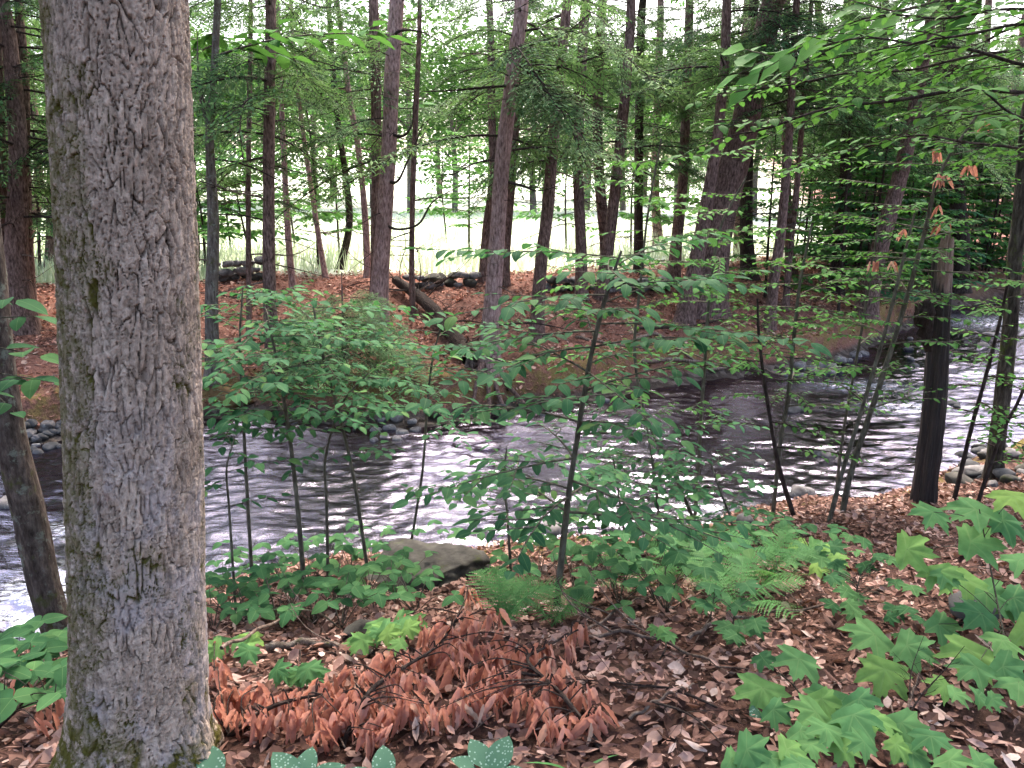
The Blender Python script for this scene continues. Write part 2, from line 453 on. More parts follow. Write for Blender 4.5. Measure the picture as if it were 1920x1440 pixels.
def water_mat():
    m, t, b = new_mat("stream_water")
    p = geopos(t)
    n1 = noise(t, mapping(t, p, (7, 17, 7)), 1.0, 4, .6)
    n2 = noise(t, mapping(t, p, (26, 50, 20)), 1.0, 3, .6)
    hh = math_(t, 'ADD', n1, math_(t, 'MULTIPLY', n2, 0.35))
    bp = N(t, "ShaderNodeBump"); bp.inputs["Strength"].default_value = 0.22; bp.inputs["Distance"].default_value = 0.06
    t.links.new(hh, bp.inputs["Height"])
    fr = N(t, "ShaderNodeFresnel"); fr.inputs["IOR"].default_value = 2.9
    t.links.new(bp.outputs[0], fr.inputs["Normal"])
    gl = N(t, "ShaderNodeBsdfGlossy"); gl.inputs["Roughness"].default_value = 0.02
    gl.inputs["Color"].default_value = (0.84, 0.79, 1.0, 1)
    t.links.new(bp.outputs[0], gl.inputs["Normal"])
    tr = N(t, "ShaderNodeBsdfTransparent"); tr.inputs["Color"].default_value = (0.24, 0.18, 0.15, 1)
    mx = N(t, "ShaderNodeMixShader")
    t.links.new(fr.outputs[0], mx.inputs[0])
    t.links.new(tr.outputs[0], mx.inputs[1]); t.links.new(gl.outputs[0], mx.inputs[2])
    # white water where the stream breaks over stones
    fo = noise(t, mapping(t, p, (9, 14, 9)), 1.0, 6, .75)
    fm = math_(t, 'MULTIPLY', attr(t, "foam"), ramp(t, fo, [(0.45, (0, 0, 0)), (0.62, (1, 1, 1))]))
    b.inputs["Base Color"].default_value = (0.62, 0.66, 0.74, 1); b.inputs["Roughness"].default_value = 0.5
    t.links.new(bp.outputs[0], b.inputs["Normal"])
    m2 = N(t, "ShaderNodeMixShader")
    t.links.new(fm, m2.inputs[0]); t.links.new(mx.outputs[0], m2.inputs[1]); t.links.new(b.outputs[0], m2.inputs[2])
    t.links.new(m2.outputs[0], t.nodes["Material Output"].inputs["Surface"])
    return m
M_water = water_mat()

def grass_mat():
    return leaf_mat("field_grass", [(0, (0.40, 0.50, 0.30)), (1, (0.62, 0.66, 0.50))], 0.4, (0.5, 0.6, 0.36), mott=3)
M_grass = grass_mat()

def snag_mat():
    m, t, b = new_mat("snag_wood")
    p = geopos(t)
    f = noise(t, mapping(t, p, (9, 9, 0.7)), 7, 6, .7)
    pale = ramp(t, f, [(0.3, (0.05, 0.03, 0.024)), (0.5, (0.22, 0.14, 0.11)), (0.7, (0.38, 0.27, 0.22))])
    dark = ramp(t, f, [(0.3, (0.012, 0.009, 0.008)), (0.55, (0.035, 0.024, 0.021)), (0.75, (0.085, 0.052, 0.045))])
    c = mixc(t, attr(t, "bare"), dark, pale)
    t.links.new(c, b.inputs["Base Color"]); b.inputs["Roughness"].default_value = 0.8
    bump(t, b, f, 1.0, 0.02)
    return m
M_snag = snag_mat()

# ------------------------------------------------------------------ ground sheet and stream
def axis(lo, hi, step, far_lo, far_hi, g=1.16):
    a = list(np.arange(lo, hi + 1e-6, step))
    s, x = step, hi
    while x < far_hi: s *= g; x += s; a.append(x)
    s, x = step, lo; pre = []
    while x > far_lo: s *= g; x -= s; pre.append(x)
    return np.array(pre[::-1] + a)
gx = axis(-8.5, 11.0, 0.055, -420, 420)
gy = axis(1.0, 19.5, 0.055, -300, 520)
X, Y = np.meshgrid(gx, gy)
Z = height(X, Y)
dnear, dfar = ynear(X) - Y, Y - yfar(X)
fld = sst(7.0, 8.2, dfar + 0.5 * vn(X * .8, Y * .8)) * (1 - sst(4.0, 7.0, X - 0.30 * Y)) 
gb = MB(); gb.add(np.stack([X, Y, Z], -1), grid_faces(len(gy), len(gx)))
ground = solo("ground", gb.mesh("ground", [M_ground], True, {
    "far": (dfar > 0).astype(float).ravel(),
    "bed": (sst(WATER + 0.20, WATER + 0.08, Z)).ravel(),
    "grass": fld.ravel(),
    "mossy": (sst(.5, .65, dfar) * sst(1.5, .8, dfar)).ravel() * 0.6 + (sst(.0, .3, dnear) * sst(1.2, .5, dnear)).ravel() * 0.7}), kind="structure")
ground["label"] = "leaf-covered stream banks rising to a grassy field"

wx = np.concatenate([np.arange(-14, -7, .12), np.arange(-7, 9, .03), np.arange(9, 34, .12)])
wt = np.linspace(0, 1, 230)
WX, WT = np.meshgrid(wx, wt)
ya, yb = ynear(WX) - 0.35, yfar(WX) + 0.35
WY = ya + (yb - ya) * WT
foam = np.zeros_like(WX)
for (u, v, rx, ry, a) in [(45, 1165, .55, .27, 1.0), (70, 1110, .3, .4, .8), (1610, 725, .8, .4, .5), (1700, 765, .8, .35, .5), (1890, 605, 2.0, 1.2, .55), (1860, 700, .9, .5, .35), (100, 1000, .25, .25, .6), (1340, 960, .5, .3, .3)]:
    d = ray(u, v); q = np.array([0, 0, EYE]) + d * ((WATER - EYE) / d[2])
    foam = np.maximum(foam, a * np.exp(-(((WX - q[0]) / rx) ** 2 + ((WY - q[1]) / ry) ** 2)))
WZ = WATER + 0.013 * fbm(WX * 1.7 + .4 * WY, WY * 3.2, 0, 2) + 0.0115 * fbm(WX * 6.5 + 1.2 * WY, WY * 9.5, 5, 2) + foam * 0.05 * (fbm(WX * 5, WY * 6, 3, 3) + .3)
wb = MB(); wb.add(np.stack([WX, WY, WZ], -1), grid_faces(len(wt), len(wx)))
solo("water", wb.mesh("water", [M_water], True, {"foam": foam.ravel()}), kind="structure")["label"] = "rippling forest stream reflecting a pale sky"

# ------------------------------------------------------------------ leaf and twig meshes
def leaf_oval(mb, L=1.0, W=0.5, fold=0.18, droop=0.25, n=5, mat=0, M=None, r=0.0, tip=0.75):
    t = np.linspace(0, 1, n + 1)
    wd = W * 0.5 * np.sin(math.pi * t ** tip) ** 0.75
    wd[0] = 0.012 * L; wd[-1] = 0
    x = t * L; zc = -droop * L * t ** 2
    mid = np.stack([x, 0 * t, zc], 1)
    lf = np.stack([x, wd, zc + fold * wd], 1); rt = np.stack([x, -wd, zc + fold * wd], 1)
    V = np.concatenate([mid, lf, rt])
    k = n + 1; i = np.arange(n)
    Fq = np.concatenate([np.stack([i, i + 1, k + i + 1, k + i], 1), np.stack([i + 1, i, 2 * k + i, 2 * k + i + 1], 1)])
    if M is not None:
        A = np.array(M); V = V @ A[:3, :3].T + A[:3, 3]
    mb.add(V, Fq, mat, r)

LEAVES = {}
def oval_meshes(key, mat, shapes):
    out = []
    for (W, fo, dr, tip) in shapes:
        b = MB(); leaf_oval(b, 1, W, fo, dr, 6, tip=tip); out.append(b.mesh("leaf", [mat]))
    LEAVES[key] = out
oval_meshes("A", M_leafA, [(.58, .2, .18, .8), (.52, .05, .30, .78), (.64, .28, .08, .82), (.55, -.12, .35, .75)])
oval_meshes("B", M_leafB, [(.56, .2, .18, .8), (.50, .05, .30, .78), (.60, .28, .08, .82), (.55, -.12, .35, .75)])
oval_meshes("S", M_leafS, [(.72, .2, .15, .72), (.66, .05, .28, .7), (.62, .28, .05, .74), (.70, -.1, .25, .7)])
oval_meshes("P", M_spot, [(.62, .15, .2, .8), (.68, .2, .1, .8)])

def maple_mesh(seed, mat):
    rr = random.Random(seed)
    half = [(0, 1.0), (7, .80), (14, .84), (19, .64), (28, .57), (36, .66), (42, .88), (50, 1.0), (55, .80), (63, .83), (69, .68), (78, .55), (86, .58), (94, .70), (101, .82), (109, .62), (120, .64), (136, .46), (160, .32)]
    pts = [(a + rr.uniform(-1.5, 1.5), r * rr.uniform(.93, 1.07)) for a, r in half] + [(-a + rr.uniform(-1.5, 1.5), r * rr.uniform(.93, 1.07)) for a, r in half[:0:-1]]
    cup, tw = rr.uniform(.15, .5), rr.uniform(-.25, .25)
    def zz_(x, y, lobe): return -cup * (x * x + y * y) + .09 * lobe * math.hypot(x, y) + tw * x * y + .03 * math.sin(9 * x + seed) * math.cos(8 * y)
    V = [(0, 0, 0)]; n = len(pts)
    for f_ in (.5, 1.0):
        for a, r in pts:
            r_ = r * .62 * (f_ if f_ == 1 else .5 * (.55 + .45 / max(r, .4)))
            lobe = min(1, min(abs(abs(a) - q) for q in (0, 50, 101)) / 22.0)
            x, y = r_ * math.cos(math.radians(a)), r_ * math.sin(math.radians(a))
            V.append((x, y, zz_(x, y, lobe) + (rr.uniform(-.015, .015) if f_ == 1 else 0)))
    i_ = np.arange(n); j_ = (i_ + 1) % n
    b = MB(); b.add(V, np.stack([0 * i_, 1 + i_, 1 + j_], 1))
    b.F.append((np.stack([1 + i_, 1 + n + i_, 1 + n + j_, 1 + j_], 1), 0))
    return b.mesh("leaf", [mat], smooth=True)
LEAVES["M"] = [maple_mesh(s, M_maple) for s in range(9)]
LEAVES["MS"] = [maple_mesh(s + 20, M_leafS) for s in range(3)]

def dead_leaf(seed, mat, curl=2.6, mb=None, M=None, L=1.0, r=0.0, n=10, c=5):
    rr = random.Random(seed)
    t = np.linspace(0, 1, n)
    W = 0.29 * np.sin(math.pi * np.clip(t, .02, .985) ** .75) ** .7
    V = []
    tw = rr.uniform(-.5, .5); bend = rr.uniform(-.12, .2)
    for i, tt in enumerate(t):
        q = max(W[i], .012); rad = q / curl * (1 + .07 * (-1) ** i)
        for j in range(c):
            a = (j / (c - 1) - .5) * curl + tw * tt
            V.append((tt, rad * math.sin(a) * (1 if j != c // 2 else 1), rad * (1 - math.cos(a)) - bend * tt * tt + .008 * (-1) ** i))
    V = np.array(V) * L
    if M is not None:
        A = np.array(M); V = V @ A[:3, :3].T + A[:3, 3]
    b = mb or MB(); b.add(V, grid_faces(n, c), 0, r)
    return b if mb else b.mesh("leaf", [mat], smooth=False)
LEAVES["D"] = [dead_leaf(s, M_dead, cu) for s, cu in ((1, 2.0), (2, 2.8), (3, 3.4), (4, 1.2), (5, 2.4), (6, 1.6), (7, 2.2))]
LEAVES["L"] = [dead_leaf(s + 9, M_lit, cu, n=5, c=4) for s, cu in ((1, 1.2), (2, 2.2), (3, .8), (4, 1.7))]

def arc(L, rise, drop, side, n=9):
    t = np.linspace(0, 1, n)
    return np.stack([L * t, side * L * t ** 2, L * (rise * t - drop * t ** 2)], 1)

def hemlock_bough(seed, L=1.0, dense=1.0, drop=.35, rise=.15):
    """flat feathery spray along +X, unit length: wood and needles."""
    rr = random.Random(seed); b = MB()
    main = arc(L, rise, drop, rr.uniform(-.12, .12), 12)
    V, Fq = tube(main, np.linspace(.0085, .002, 12) * L, 5); b.add(V, Fq, 1)
    strips = []
    nsec = int(40 * dense)
    for i in range(nsec):
        t = .16 + .84 * (i + rr.random() * .6) / nsec
        if rr.random() < .12: continue
        k = min(int(t * 11), 10); f = t * 11 - k
        p = main[k] * (1 - f) + main[k + 1] * f
        sgn = 1 if i % 2 else -1
        le = L * (.36 * (1 - t) ** .8 + .05) * rr.uniform(.6, 1.15) * min(1, .4 + 2.2 * t)
        a = math.radians(rr.uniform(42, 68)) * sgn
        d = np.array([math.cos(a), math.sin(a), rr.uniform(-.12, .10)])
        m = 5; tt = np.linspace(0, 1, m)
        sec = p + np.outer(tt * le, d) + np.outer(tt ** 2, [0.10 * le, 0, -le * rr.uniform(.15, .55)])
        V, Fq = tube(sec, np.linspace(.0028, .001, m) * L, 3); b.add(V, Fq, 1)
        nt_ = max(4, int(le / L / .021))
        for j in range(nt_):
            q = (j + .5) / nt_; kk = min(int(q * (m - 1)), m - 2); ff = q * (m - 1) - kk
            c = sec[kk] * (1 - ff) + sec[kk + 1] * ff
            for s2 in (1, -1):
                if rr.random() < .12: continue
                a2 = a + s2 * math.radians(rr.uniform(35, 65))
                tl = L * rr.uniform(.03, .075) * (1.1 - .5 * q)
                strips.append((c, a2, tl, rr.uniform(-.75, .15), rr.random()))
        strips.append((sec[-1], a * .8, L * .05, -.3, rr.random()))
    n = len(strips)
    C = np.array([s[0] for s in strips]); A = np.array([s[1] for s in strips]); TL = np.array([s[2] for s in strips])
    DZ = np.array([s[3] for s in strips]); RN = np.array([s[4] for s in strips]) * .5
    D = np.stack([np.cos(A), np.sin(A), DZ], 1); S = np.stack([-np.sin(A), np.cos(A), rr.random() * 0 + .3 * DZ], 1)
    wd = np.full(n, .0085 * L) * (0.8 + .4 * RN)
    V = np.stack([C - S * wd[:, None] * .6, C + D * (TL * .55)[:, None] - S * wd[:, None], C + D * TL[:, None], C + D * (TL * .55)[:, None] + S * wd[:, None]], 1).reshape(-1, 3)
    b.add(V, np.arange(4 * n).reshape(-1, 4), 0, np.repeat(RN, 4))
    return b.mesh("branch", [M_hem, M_darktw])
BOUGH = [hemlock_bough(100 + i, 1.0, de, dr, ri) for i, (de, dr, ri) in enumerate([(1, .35, .1), (1.15, .55, .15), (.9, .25, .1), (1.1, .75, .3), (.8, .45, .05), (1.2, .6, .2)])]

BOUGH2 = []
for m_ in BOUGH[:4] + BOUGH[5:]:
    q_ = m_.copy(); q_.materials[0] = M_hem2; BOUGH2.append(q_)

def dead_branch(seed, mat, up=.25, n2=7, r0=.011):
    rr = random.Random(seed); b = MB()
    n = 10; t = np.linspace(0, 1, n)
    main = np.stack([t, .16 * rr.uniform(-1, 1) * t ** 2 + .04 * np.sin(t * rr.uniform(3, 8)), up * t ** 2 - .14 * t + .025 * np.sin(t * rr.uniform(4, 9))], 1)
    V, Fq = tube(main, np.linspace(r0, .0025, n), 5); b.add(V, Fq)
    for i in range(n2):
        q = rr.uniform(.2, .95); k = min(int(q * (n - 1)), n - 2); p = main[k]
        a = rr.choice((-1, 1)) * rr.uniform(.4, 1.1); le = rr.uniform(.15, .42) * (1.15 - q)
        d = np.array([math.cos(a), math.sin(a), rr.uniform(-.5, .5)])
        tt = np.linspace(0, 1, 5)[:, None]
        s = p + tt * le * d + tt ** 2 * le * np.array([.1, 0, rr.uniform(-.3, .3)])
        V, Fq = tube(s, np.linspace(.0035, .0014, 5), 4); b.add(V, Fq)
        for _ in range(2):
            k2 = rr.randint(1, 3); d2 = d + np.array([rr.uniform(-.5, .5), rr.uniform(-.7, .7), rr.uniform(-.5, .5)])
            s2 = s[k2] + np.linspace(0, 1, 3)[:, None] * le * .5 * d2
            V, Fq = tube(s2, [.002, .0016, .001], 3); b.add(V, Fq)
    return b.mesh("dead_branch", [mat])
DEADB = [dead_branch(200 + i, M_darktw if i % 3 else M_deadtw, up) for i, up in enumerate([.3, .05, -.2, .5, .15, -.05, .2])]

def leaf_spray(seed, mat, nl=16, lw=.5, ls=.16):
    """a twig of leaves lying in flat layers, unit length along +X."""
    rr = random.Random(seed); b = MB()
    main = arc(1, .12, .22, rr.uniform(-.15, .15), 8)
    V, Fq = tube(main, np.linspace(.008, .002, 8), 4); b.add(V, Fq, 1)
    def along(pl, k, n0, sc):
        for i in range(n0):
            q = .12 + .88 * i / (n0 - 1); kk = min(int(q * (len(pl) - 1)), len(pl) - 2); f = q * (len(pl) - 1) - kk
            p = pl[kk] * (1 - f) + pl[kk + 1] * f
            tn = pl[kk + 1] - pl[kk]; a0 = math.atan2(tn[1], tn[0])
            a = a0 + (1 if i % 2 else -1) * rr.uniform(.6, 1.05) * (0.3 if i == n0 - 1 else 1)
            d = Vector((math.cos(a), math.sin(a), rr.uniform(-.45, .1)))
            up = Vector((rr.uniform(-.35, .35), rr.uniform(-.35, .35), 1))
            leaf_oval(b, 1, lw, .15, .2, 3, 0, TRS(p, frame(d, up), ls * sc * rr.uniform(.7, 1.2)), rr.random())
    along(main, 0, nl, 1)
    for i in range(5):
        k = rr.randint(1, 6); a = (1 if i % 2 else -1) * rr.uniform(.6, 1.0); le = rr.uniform(.25, .5) * (1.2 - k / 8)
        sub = main[k] + np.outer(np.linspace(0, 1, 4) * le, [math.cos(a), math.sin(a), rr.uniform(-.15, .05)])
        V, Fq = tube(sub, np.linspace(.004, .0015, 4), 3); b.add(V, Fq, 1)
        along(sub, 1, max(4, int(nl * le)), .9)
    return b.mesh("branch", [mat, M_twig])
SPRAY_A = [leaf_spray(300 + i, M_leafA) for i in range(4)]
SPRAY_B = [leaf_spray(310 + i, M_leafB) for i in range(4)]

# ------------------------------------------------------------------ the big foreground trunk
def big_trunk():
    Yb = 1.98
    pl = [P(u, v, Yb) for u, v in ((219, 0), (232, 250), (243, 500), (253, 800), (259, 1100), (264, 1300), (262, 1440))]
    pl = np.array(pl)[::-1]
    dirn = (pl[-1] - pl[-3]); dirn /= dirn[2]
    base = pl[0].copy(); base[2] = hz(base[0], base[1])
    t = Thing("big_tree", "massive grey-brown trunk with furrowed bark and moss on its left side, nearest the camera", "tree", base)
    ext = [pl[-1] + dirn * k for k in (.8, 2.0, 4.0, 6.5)]
    low = pl[0] - np.array([0, 0, .35])
    ax = np.vstack([low, pl, ext])
    nz, na = 1150, 380
    zz = np.concatenate([np.linspace(ax[0][2], 2.3, 1060), np.linspace(2.32, ax[-1][2], nz - 1060)])
    cx = np.interp(zz, ax[:, 2], ax[:, 0]); cyy = np.interp(zz, ax[:, 2], ax[:, 1])
    k = np.ones(61) / 61
    cx[30:-30] = np.convolve(cx, k, 'valid'); cyy[30:-30] = np.convolve(cyy, k, 'valid')
    zr = zz - base[2]
    r = np.interp(zr, [-.4, 0, .06, .18, .5, 1.0, 1.6, 2.4, 6, 9], [.285, .235, .208, .185, .171, .166, .160, .156, .14, .10])
    th = np.arange(na) / na * 2 * math.pi
    TH, ZZ = np.meshgrid(th, zz)
    RR = np.repeat(r[:, None], na, 1)
    # root flares
    fl = np.exp(-np.clip(zr, 0, 9) / .13)[:, None]
    RR = RR + fl * (.055 * np.clip(np.cos(TH * 3 + .9), -.3, 1) + .025 * np.cos(TH * 5 + 2))
    RR = RR * (1 + .02 * np.sin(TH * 2 + ZZ * 1.3) + .012 * np.sin(3 * TH + 2.1 * ZZ))
    su = TH * .185
    # scaly ridges: narrow wandering cracks, mostly vertical, breaking the surface into long plates
    wu = .010 * fbm(su * 24, ZZ * 7, 1, 4); wz = .03 * fbm(su * 26, ZZ * 9, 9, 3)
    f1, f2, cid = voro((su + wu) / .019, (ZZ + wz) / .098, 3, 1.0)
    thick = .5 + .5 * vn(su * 40, ZZ * 16, 4)                       # cracks open and close along their length
    c1 = sst(.0, 1.0, (f2 - f1) / (.03 + .24 * thick ** 2))
    g1, g2, cid2 = voro((su + wu * 1.3) / .0085, (ZZ + wz * .8) / .020, 11, 1.0)
    th2 = .5 + .5 * vn(su * 60, ZZ * 30, 14)
    c2 = sst(.0, 1.0, (g2 - g1) / (.03 + .24 * th2 ** 2))
    rough = fbm(su * 110, ZZ * 60, 0, 4, .6)
    smooth = sst(-.1, .6, fbm(su * 4, ZZ * 1.8, 21, 2)) * sst(1.6, .4, ZZ) * .5     # worn patches lower down
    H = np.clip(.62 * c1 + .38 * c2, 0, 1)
    D = (.0125 * (c1 - 1) + .0045 * (c2 - 1)) * (1 - smooth) + .0035 * (cid - .5) + .0026 * (cid2 - .5) + .0017 * rough
    RR = RR + D
    V = np.stack([cx[:, None] + RR * np.cos(TH), cyy[:, None] + RR * np.sin(TH), ZZ], -1)
    # moss: on the left flank, in the furrows, and round the foot
    leftness = sst(.1, 1.0, -np.cos(TH - .35))
    patch = sst(.05, .5, fbm(su * 9, ZZ * 5, 31, 3) + .42 * leftness * sst(-.1, .5, ZZ) + 1.5 * leftness * sst(.42, .05, zr)[:, None] + .35 * sst(.20, .02, zr)[:, None] + .34 * sst(.2, 1.2, ZZ) * sst(-.9, .3, -np.cos(TH)) - .08)
    deep = 1 - np.clip(H, 0, 1)
    moss = np.clip(patch * (.16 + 2.6 * deep + .4 * leftness + 1.0 * sst(.3, .05, zr)[:, None]) * 1.3, 0, 1)
    pale = sst(-.3, .6, np.cos(TH + .6)) * sst(1.25, .7, ZZ)  # lower right side, where bluish skylight is put into the colour
    mb = MB(); mb.add(V, grid_faces(nz, na, True), 0, np.clip(.55 * cid + .45 * cid2, 0, 1).ravel())
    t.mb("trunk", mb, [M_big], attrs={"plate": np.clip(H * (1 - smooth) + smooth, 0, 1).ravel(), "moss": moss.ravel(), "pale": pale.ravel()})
    # crown high above the frame: limbs and leaf sprays that shade the bank
    for i in range(14):
        a = i * 2.4; h = 4.6 + i * .28
        p = np.array([np.interp(h, zz, cx), np.interp(h, zz, cyy), h]); d_ = np.array([math.cos(a), math.sin(a), .25])
        mb = MB(); V_, F_ = tube(curve([p, p + d_ * 1.6, p + d_ * 3.2 + np.array([0, 0, .3])], 12), np.linspace(.05, .012, 12), 7); mb.add(V_, F_)
        t.mb("limb", mb, [M_grayB])
    for i in range(280):
        a = R.uniform(0, 6.28); h = R.uniform(4.4, 8.5); ro = R.uniform(0, 4.2)
        p = np.array([np.interp(h, zz, cx) + ro * math.cos(a), np.interp(h, zz, cyy) + ro * math.sin(a), h + .25 * ro])
        le = R.uniform(1.2, 2.0)
        M = TRS(p, frame((math.cos(a), math.sin(a), R.uniform(.0, .5))), le)
        t.part("branch", R.choice(SPRAY_B), None, M)
big_trunk()

# ------------------------------------------------------------------ other trunks
def trunk_part(t, pts, rad, mat, n=14, rings=70, rough=.07, name="trunk", flare=True, parent=None):
    ax = curve(pts, rings)
    s = np.linspace(0, len(rad) - 1, rings)
    rr = np.interp(s, np.arange(len(rad)), rad)
    L = np.concatenate([[0], np.cumsum(np.linalg.norm(np.diff(ax, axis=0), axis=1))])
    if flare: rr = rr * (1 + .45 * np.exp(-L / (rr[0] * 1.6)))
    r0 = rr.mean(); ph = R.uniform(0, 99)
    def disp(th, k, p):
        z = L[k]
        return r0 * (rough * fbm(np.cos(th) * 2.6 + ph, np.sin(th) * 2.6, z * 1.2, 3) + .5 * rough * vn(th * 7, z * 9 + ph)
                     + (.28 * np.exp(-z / (r0 * 2.0)) * np.cos(th * 4 + ph) if flare else 0))
    V, Fq = tube(ax, rr, n, disp=disp)
    mb = MB(); mb.add(V, Fq)
    return t.mb(name, mb, [mat], parent), ax, rr

HEM_N = 0
def forest_tree(name, label, px, wpx, mat=M_hemB, ztop=10.5, boughs=27, dead=12, zlo=2.2, blen=(1.1, 2.3), base=None, group=None, cat="tree", crown=True, Yoff=0.0, spray=None, dlo=.7, zmax=6.2):
    """px: (u, v) from the foot upwards; the foot is found on the ground."""
    g = base if base is not None else G(*px[0])
    g = np.asarray(g, float); Yb = g[1] + Yoff
    pts = [P(u, v, Yb) for u, v in px]
    pts[0][2] = hz(pts[0][0], Yb) - .06
    b0 = pts[0].copy(); b0[2] += .06
    rad = [w / 2 / F_PX * depth(p) for w, p in zip(wpx, pts)]
    if ztop > pts[-1][2]:
        d = pts[-1] - pts[-2]; d /= max(d[2], .05)
        d = np.array([d[0] * .5, 0, 1.0])
        z0 = pts[-1][2]; r0 = rad[-1]
        for q in (.33, .66, 1.0):
            pts.append(pts[len(px) - 1] + d * (ztop - z0) * q + np.array([R.uniform(-.12, .12), R.uniform(-.1, .1), 0]))
            rad.append(r0 * (1 - .72 * q))
    t = Thing(name, label, cat, b0, group)
    _, ax, rr = trunk_part(t, pts, rad, mat)
    def on(z):
        k = int(np.argmin(np.abs(ax[:, 2] - z))); return ax[k], rr[k]
    for i in range(int(dead * 1.4)):
        z = b0[2] + R.uniform(dlo, min(6.0, ztop - b0[2] - .5))
        p, r = on(z); a = R.uniform(0, 6.28)
        M = TRS(p + np.array([math.cos(a), math.sin(a), 0]) * r * .7, frame((math.cos(a), math.sin(a), R.uniform(-.25, .25)), (R.uniform(-.4, .4), R.uniform(-.4, .4), 1)), R.uniform(.45, 1.5))
        t.part("dead_branch", R.choice(DEADB), None, M)
    for i in range(boughs):
        mid_ = -5.2 < b0[0] < 2.2
        zq = 1.85 + .24 * Yb if mid_ else 7.2
        if mid_ and spray is None and i % 3 > 1: continue
        z = zlo + ((zq - zlo + .3 if mid_ and spray is None and i % 9 else ztop - zlo)) * ((i + R.random()) / boughs) ** 1.1
        if z > zq and spray is None and R.random() < (.96 if mid_ else .6 if b0[0] > 0 else .25): continue
        p, r = on(z); a = i * 2.4 + R.uniform(-.5, .5)
        le = R.uniform(*blen) * (1.15 - .6 * (z - zlo) / (ztop - zlo))
        tx = p[0] + .6 * le * math.cos(a)
        if spray is None and p[1] > 11 and ((-2.7 < tx < -.2 and R.random() < .75) or (1.0 < tx < 2.7 and R.random() < .5)): continue     # the two open gaps in the crowns
        M = TRS(p, frame((math.cos(a), math.sin(a), R.uniform(-.2, .2)), (R.uniform(-.7, .7), R.uniform(-.7, .7), 1)), le)
        t.part("branch", R.choice(spray or BOUGH), None, M)
    return t, on

def hand_bough(t, frm, to, Y0, Y1, mesh=None, scale=1.0):
    p = P(*frm, Y0); q = P(*to, Y1); d = q - p
    t.part("branch", mesh or R.choice(BOUGH), None, TRS(p, frame(d + np.array([0, 0, .15 * np.linalg.norm(d)]), (R.uniform(-.15, .15), R.uniform(-.2, .1), 1)), float(np.linalg.norm(d)) * scale))

def curl_branch(t, pl, Y, r0=.022, mat=M_darktw):
    """a dead limb drawn through given points"""
    pts = np.array([P(u, v, Y + dy) for u, v, dy in pl])
    ax = curve(pts, 22)
    mb = MB(); V, Fq = tube(ax, np.linspace(r0, .004, 22), 6); mb.add(V, Fq)
    rr = random.Random(int(pl[0][0]))
    for i in range(7):
        k = rr.randint(6, 20); d = np.array([rr.uniform(-1, 1), rr.uniform(-1, 1), rr.uniform(-.6, .9)]); le = rr.uniform(.15, .4)
        s = ax[k] + np.outer(np.linspace(0, 1, 4) * le, d); V, Fq = tube(s, np.linspace(.004, .0015, 4), 4); mb.add(V, Fq)
    t.mb("dead_branch", mb, [mat])

T = {}
T['a'] = forest_tree("hardwood_tree", "grey forked trunk standing just right of the big trunk", [(398, 712), (397, 560), (400, 420), (393, 270), (398, 190), (408, 0)], [26, 24, 21, 16, 14, 12], M_grayB, boughs=8, zlo=3, spray=SPRAY_B, dead=10)
curl_branch(T['a'][0], [(393, 240, 0), (380, 190, .1), (372, 150, .1), (370, 60, .2)], G(398, 712)[1], .05, M_grayB)
T['b'] = forest_tree("thin_hemlock", "thin straight pole of a hemlock left of the dark straight trunk", [(467, 642), (466, 500), (466, 300), (470, 0)], [11, 10, 9, 8], M_hemB, boughs=15, dead=16, blen=(.7, 1.4), zlo=1.6)
T['c'] = forest_tree("hemlock_tree", "straight dark hemlock trunk standing midway between big trunk and leaning pair", [(514, 688), (506, 560), (504, 400), (505, 200), (507, 0)], [30, 24, 22, 21, 19], M_hemB, boughs=30, dead=14)
T['d'] = forest_tree("thin_hemlock", "thin reddish pole close behind the dark straight trunk", [(550, 545), (540, 440), (531, 260), (524, 120), (520, 0)], [13, 12, 10, 9, 8], M_hemP, boughs=20, dead=12, blen=(1.0, 2.0), zlo=3.6)
T['e'] = forest_tree("thin_hemlock", "slender bowed pole leaning left above the low hemlock bough", [(612, 524), (600, 460), (580, 330), (562, 200), (548, 60)], [11, 10, 9, 8, 7], M_hemP, boughs=15, dead=10, blen=(1, 1.8), zlo=3.6)
T['f'] = forest_tree("hardwood_tree", "dark crooked hardwood stem rising from a clump at the field edge", [(637, 505), (655, 420), (648, 330), (630, 200), (618, 40)], [15, 13, 12, 11, 10], M_darktw, boughs=13, dead=8, spray=SPRAY_B, blen=(1, 2), zlo=3.6)
T['g'] = forest_tree("thin_hemlock", "slim trunk just left of the leaning pink pair", [(690, 520), (684, 400), (672, 280), (655, 180), (640, 60)], [14, 12, 11, 10, 9], M_hemP, boughs=13, dead=10, zlo=3.6)
T['h'] = forest_tree("hemlock_tree", "straight hemlock trunk half hidden behind the leaning pink trunk", [(706, 560), (706, 430), (706, 250), (700, 0)], [23, 21, 20, 18], M_hemB, boughs=30, dead=10, zlo=3.3)
T['i'] = forest_tree("hemlock_tree", "pinkish hemlock trunk with curled dead limbs, left of the fallen log", [(707, 618), (714, 500), (728, 300), (736, 130), (744, 0)], [38, 31, 29, 28, 27], M_hemP, boughs=27, dead=10)
Yi = G(707, 618)[1]
curl_branch(T['i'][0], [(728, 250, 0), (755, 255, -.2), (772, 235, -.3), (775, 200, -.3), (778, 150, -.2)], Yi, .03)
curl_branch(T['i'][0], [(722, 338, 0), (745, 340, -.2), (765, 300, -.4), (785, 255, -.4), (797, 220, -.4)], Yi, .03)
curl_branch(T['i'][0], [(718, 418, 0), (745, 430, -.2), (785, 420, -.5), (810, 380, -.6), (850, 355, -.4), (915, 325, -.3)], Yi, .028)
curl_branch(T['i'][0], [(738, 70, 0), (750, 58, -.2), (790, 60, -.3), (850, 90, -.3)], Yi, .03)
